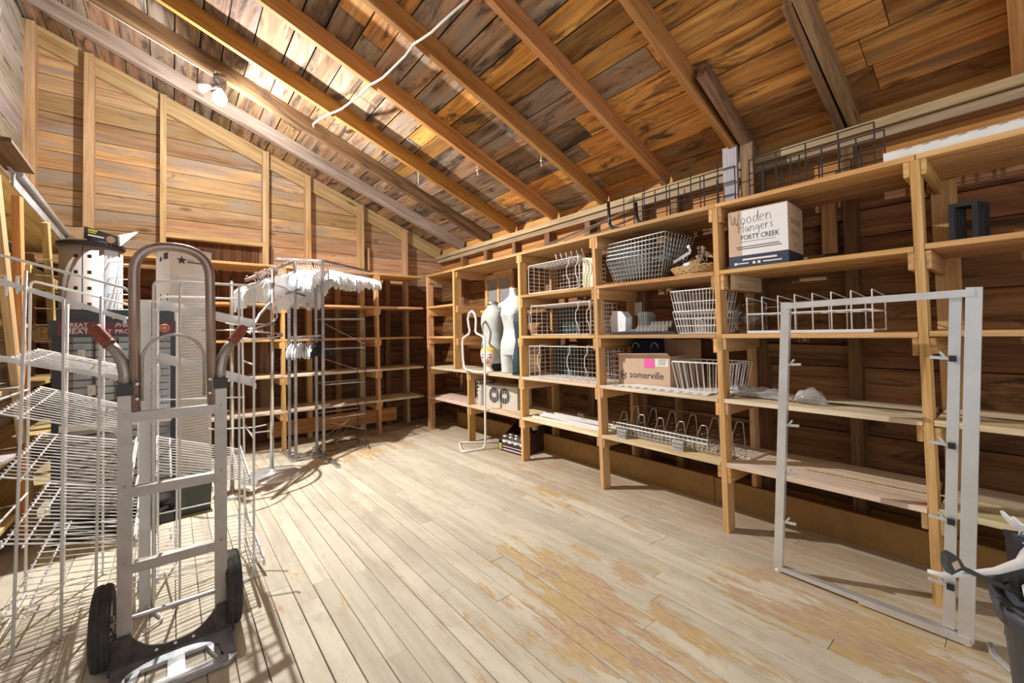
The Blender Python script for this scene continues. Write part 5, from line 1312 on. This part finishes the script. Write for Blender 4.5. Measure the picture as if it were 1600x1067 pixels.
t = thing('loop_stand', 'white bent-tube stand shaped like a head and shoulders outline', 'display stand', (2.73, 4.0, 0))
m = MB()
pts = [(.27, .04, .012), (-.08, .33, .012), (-.27, -.04, .012), (.0, -.085, .012), (.0, -.10, .12), (.0, -.108, 1.05), (.0, -.105, 1.255), (.0, .09, 1.285), (.0, .065, 1.40)]
head = [(.0, .19 + .115 * sin(a_), 1.45 + .11 * cos(a_)) for a_ in [R(-150 + k * 30 + 60 - 60) for k in range(11)]]
P_ = rounded(pts[:7], .06, 5) + [Vector((0, -.02, 1.285)), Vector((0, .045, 1.30)), Vector((0, .068, 1.33)), Vector((0, .06, 1.39)), Vector((0, .055, 1.46)), Vector((0, .08, 1.53)), Vector((0, .135, 1.565)), Vector((0, .19, 1.545)), Vector((0, .225, 1.48)), Vector((0, .21, 1.40)), Vector((0, .19, 1.345)), Vector((0, .205, 1.30)), Vector((0, .27, 1.275)), Vector((0, .335, 1.25)), Vector((0, .355, 1.19)), Vector((0, .345, 1.0)), Vector((0, .325, .90)), Vector((0, .285, .875)), Vector((0, .10, .855)), Vector((0, -.10, .862))]
m.tube(P_, .0125, 10); m.build('tube', M['white_enamel'], t, True)

# ------------------------------------------------------------------ boxes low on the right shelving
t = thing('paper_carton', 'white carton with a pair of black round logos behind the loop stand', 'box', (3.018, 3.884, .447), R(11.6))
m = MB(); m.box(-.10, .16, -.25, .25, 0, .25); m.build('body', M['carton_grey'], t)
def ring(m, cy, cz, ry, rz, k, x):
    n = 28
    o_ = [(x, cy + ry * sin(2 * pi * i / n), cz + rz * cos(2 * pi * i / n)) for i in range(n)]; i_ = [(x, cy + ry * k * sin(2 * pi * i / n), cz + rz * k * .8 * cos(2 * pi * i / n)) for i in range(n)]
    m.add(o_ + i_, [(i, (i + 1) % n, n + (i + 1) % n, n + i) for i in range(n)])
m = MB(); ring(m, .094, .14, .082, .088, .40, -.1012); ring(m, -.064, .14, .082, .088, .40, -.1014); m.build('black_logo', M['ink'], t)
m = MB()
for cy in (.094, -.064):
    for k in range(5): y = cy + .07 - k * .035; m.box(-.1024, -.1018, y - .0025, y + .0025, .06, .2)
m.build('logo_stripe', M['carton_grey'], t)
t = thing('wire_basket', 'small white wire basket holding papers at the left of the carton', 'basket', (2.93, 4.215, .447), R(11))
m = MB(); grid_face(m, (-.08, -.04, 0), (.2, 0, 0), (0, 0, .28), 5, 6, .0024); grid_face(m, (-.08, -.04, 0), (0, .07, 0), (0, 0, .28), 2, 6, .0024); grid_face(m, (-.08, .03, 0), (.2, 0, 0), (0, 0, .28), 5, 6, .0024); m.build('grid', M['white_wire'], t)
for k in range(3): m = MB(); m.box(-.07, .10, -.03 + k * .02, -.018 + k * .02, .006, .24 - .02 * k); m.build('paper_pack', M['paper'], t)

t = thing('jar_tray', 'dark maroon slant-sided display tray of jars on the floor', 'tray', (2.97, 3.63, 0), R(4))
for s in (-1, 1):
    m = MB(); m.prism([(-.10, 0), (.34, 0), (.34, .30), (.22, .30), (-.10, .09)], s * .20 - .006, s * .20 + .006); m.build('side_panel', M['jar_tray'], t)
m = MB(); m.box(-.10, .34, -.194, .194, 0, .012); m.box(.328, .34, -.194, .194, .012, .30); m.build('tray', M['jar_tray'], t)
m = MB(); m.box(-.108, -.098, -.194, .194, .0, .085); fp = m.build('front_panel', M['jar_tray'], t)
m = MB(); m.box(-.1095, -.108, -.19, .12, .052, .060); m.box(-.1095, -.108, -.19, .12, .018, .030); m.build('pale_stripe', M['paper'], fp)
m = MB(); m.box(-.1095, -.108, .14, .185, .01, .08); m.build('green_print', M['lime'], fp)
for k, z in enumerate((.05, .14)): m = MB(); m.box(-.09 + .2 * k, .12 + .2 * k, -.194, .194, z - .006 + .05 * k, z + .05 * k); m.build('step', M['jar_tray'], t)
def jar(p, label, lid):
    o = thing('glass_jar', label, 'jar', p, 0, 'jars in the maroon tray')
    m = MB(); m.lathe([(0, .002), (.036, .0), (.04, .01), (.04, .07), (.034, .082), (.034, .09), (.031, .09), (.031, .081), (.037, .069), (.037, .012), (0, .008)], n=18); m.build('glass', M['glass'], o, True)
    m = MB(); m.lathe([(.036, .088), (.037, .09), (.037, .106), (0, .108)], n=18); m.build('lid', M[lid], o, True)
    m = MB(); m.lathe([(.0405, .02), (.0405, .058)], n=18); m.build('label', M['paper' if lid == 'galv' else 'ink'], o, True)
ca, sa = cos(R(4)), sin(R(4))
for k in range(9):
    row_, c_ = divmod(k, 4)
    x, y, z = (-.045 + .09 * row_, .14 - .092 * c_, .052) if k < 8 else (.2, .15, .192)
    jar((2.97 + x * ca - y * sa, 3.63 + x * sa + y * ca, z), 'clear jar with a grey lid in the maroon floor tray' if k < 8 else 'dark-labelled jar on the upper step of the floor tray', 'galv' if k < 8 else 'black')
jar((2.97 + .2, 3.55, .192), 'clear jar on the upper step of the floor tray, seen past the post', 'galv')

t = thing('window_sash', 'small four-light wooden sash leaning behind the mannequins', 'sash', (3.24, 4.30, 1.60), 0)
m = MB()
for y0, y1, z0, z1 in ((-.29, .29, .40, .46), (-.29, .29, .0, .05), (.235, .29, .05, .40), (-.29, -.235, .05, .40), (-.022, .022, .05, .40)): m.box(0, .035, y0, y1, z0, z1)
m.build('sash_frame', M['pine'], t)
for s in (-1, 1): m = MB(); m.box(.014, .019, min(s * .022, s * .235), max(s * .022, s * .235), .05, .40); m.build('pane', M['paper'] if False else M['clear_plastic'], t)
lg = board('ledge', M['pine'], (3.235, 4.60, 1.575), (3.235, 3.34, 1.56), .045, .12, up=(1, 0, 0)) if False else board('back_ledge', M['pine'], (3.22, 4.58, 1.585), (3.22, 3.33, 1.585), .03, .15, parent=shelf_r)

# ------------------------------------------------------------------ aluminium frame and waste bin at the right
t = thing('door_frame', 'tall aluminium door frame on small glides leaning near the shelving', 'frame', (0, 0, 0))
B0, B1 = Vector((2.537, .903, .022)), Vector((2.522, .203, .022))
T0, T1 = Vector((2.50, .818, 1.437)), Vector((2.482, .152, 1.452))
def fbar(name, a, b, w, d, mat='alu_pale'):
    m = MB(); m.bar(a, b, w, d, (1, 0, 0)); return m.build(name, M[mat], t)
fbar('stile', B0, T0, .040, .03)
fbar('stile', B1 + Vector((0, .012, 0)), T1, .046, .03)
fbar('stile', B1 + Vector((.01, .062, .02)), T1 + Vector((.01, .052, -.01)), .036, .02)
m = MB(); m.bar(T0 + Vector((-.004, 0, -.02)), T1 + Vector((-.004, 0, -.022)), .03, .03); m.build('top_rail', M['alu_pale'], t)
mid = B0.lerp(B1, .52)
m = MB(); m.bar(B0, mid, .034, .022); m.build('bottom_rail', M['alu_pale'], t)
m = MB(); m.bar(mid + Vector((0, .02, -.002)), B1, .042, .03); m.build('bottom_rail', M['alu_pale'], t)
for p in (B0, B1 + Vector((0, .012, 0))): m = MB(); m.lathe([(.016, -.021), (.018, -.012), (.012, 0)], p, 12); m.build('glide', M['paper'], t)
for k in range(4):
    for a, b, s in ((B0, T0, -1), (B1 + Vector((0, .05, 0)), T1 + Vector((0, .05, 0)), 1)):
        p = a.lerp(b, (.80, .55, .33, .14)[k] if s > 0 else (.77, .545, .36, .18)[k])
        m = MB(); m.bar(p + Vector((0, s * .018, 0)), p + Vector((0, s * .075, .004)), .012, .012); m.bar(p + Vector((0, s * .03, .006)), p + Vector((0, s * .045, .028)), .014, .008); cl = m.build('latch', M['alu_pale'], t)
        if s > 0: m = MB(); m.box(p.x - .018, p.x - .006, p.y - .004, p.y + .018, p.z - .012, p.z + .012); m.build('black_insert', M['black'], cl)

BX, BY, BH = 1.90, -.11, .54
t = thing('waste_bin', 'dark slate plastic waste bin full of hangers at the right edge', 'bin', (BX, BY, 0))
m = MB(); m.lathe([(0, .004), (.155, .0), (.165, .01), (.197, BH - .075), (.215, BH - .07), (.218, BH - .005), (.224, BH), (.214, BH), (.20, BH - .01), (.16, .02), (0, .015)], n=40); m.build('body', M['bin'], t, True)
m = MB(); m.lathe([(.2195, BH - .04), (.2215, BH - .03), (.2205, BH - .015)], n=40); m.build('rim_band', M['bin'], t, True)
t = thing('clothes_hanger', 'long white plastic hanger reaching out of the waste bin to the left', 'hanger', (0, 0, 0), 0, 'hangers in the waste bin')
m = MB(); m.tube([(1.742, .222, .576), (1.752, .195, .572), (1.775, .145, .588), (1.81, .09, .608), (1.85, .045, .634), (1.885, .02, .668), (1.90, -.01, .655), (1.88, -.10, .58), (1.86, -.16, .49)], [.006, .0085, .0085, .0095, .013, .022, .024, .018, .012], 8); m.build('body', M['white_enamel'], t, True)
m = MB(); m.tube(arc((1.87, .03, .70), .022, R(-70), R(190), 9, (.6, .8, 0), (0, 0, 1)), .0025, 5); m.build('hook', M['chrome'], t)
hk, hb_ = hanger_mesh(0, 0)
for k, (p, e, mt, lab) in enumerate((
        ((1.86, -.03, .66), (R(150), R(12), R(30)), 'white_plastic', 'white hanger standing deep in the waste bin'),
        ((1.80, -.06, .62), (R(165), R(-30), R(55)), 'black', 'black hanger leaning over the left rim of the bin'),
        ((1.86, -.12, .68), (R(140), R(20), R(80)), 'black', 'black hanger at the back of the waste bin'))):
    o = thing('clothes_hanger', lab, 'hanger', p, 0, 'hangers in the waste bin'); o.rotation_euler = e; o.scale = (.55,) * 3
    hk.build('hook', M['chrome'], o, True); hb_.build('body', M[mt], o)
t = thing('clamp_hanger', 'dark green clip hanger sticking out over the rim of the waste bin', 'hanger', (0, 0, 0))
m = MB(); m.bar((1.742, .172, .620), (1.84, .03, .545), .013, .011); m.build('bar', M['green_box'], t)
m = MB(); m.prism([(-.022, -.024), (.022, -.024), (.02, .008), (.008, .03), (-.008, .03), (-.02, .008)], -.010, .010); cl = m.build('clip', M['green_box'], t); cl.location = (1.742, .172, .622); cl.rotation_euler = (0, R(-25), R(-40))
m = MB(); m.box(-.009, .009, -.0125, -.010, -.014, .008); q = m.build('pad', M['card_pale'], cl)
t = thing('plastic_cup', 'white plastic cup on top of the waste in the bin', 'cup', (1.80, .005, .50)); m = MB(); m.lathe([(0, .0), (.03, .0), (.04, .09), (.037, .09), (.028, .004), (0, .004)], n=20); m.build('cup', M['white_enamel'], t, True)
for k, (x, y, z, rz_, ry_) in enumerate(((1.895, .045, .56, .3, .15), (1.93, .0, .55, 1.1, -.2), (1.88, -.10, .54, -.4, .2))):
    o = thing('black_case', ('tall black plastic case in the waste bin, the front one', 'black plastic case in the middle of the waste bin', 'black plastic case at the right of the waste bin')[k], 'case', (x, y, z), rz_, 'black cases in the bin'); o.rotation_euler = (0, ry_, rz_)
    m = MB(); m.box(-.035, .035, -.018, .018, -.12, .13); m.build('shell', M['black'], o)
    m = MB(); m.box(-.038, .038, -.02, .02, .12, .135); m.build('edge', M['header'], o)
o = thing('floor_scrap', 'curl of clear plastic lying on the floor by the waste bin', 'scrap', (2.50, .12, .004), .4); m = MB(); m.tube([(-.08, 0, .006), (0, .02, .01), (.08, 0, .006)], .012, 6); m.build('film', M['clear_plastic'], o)
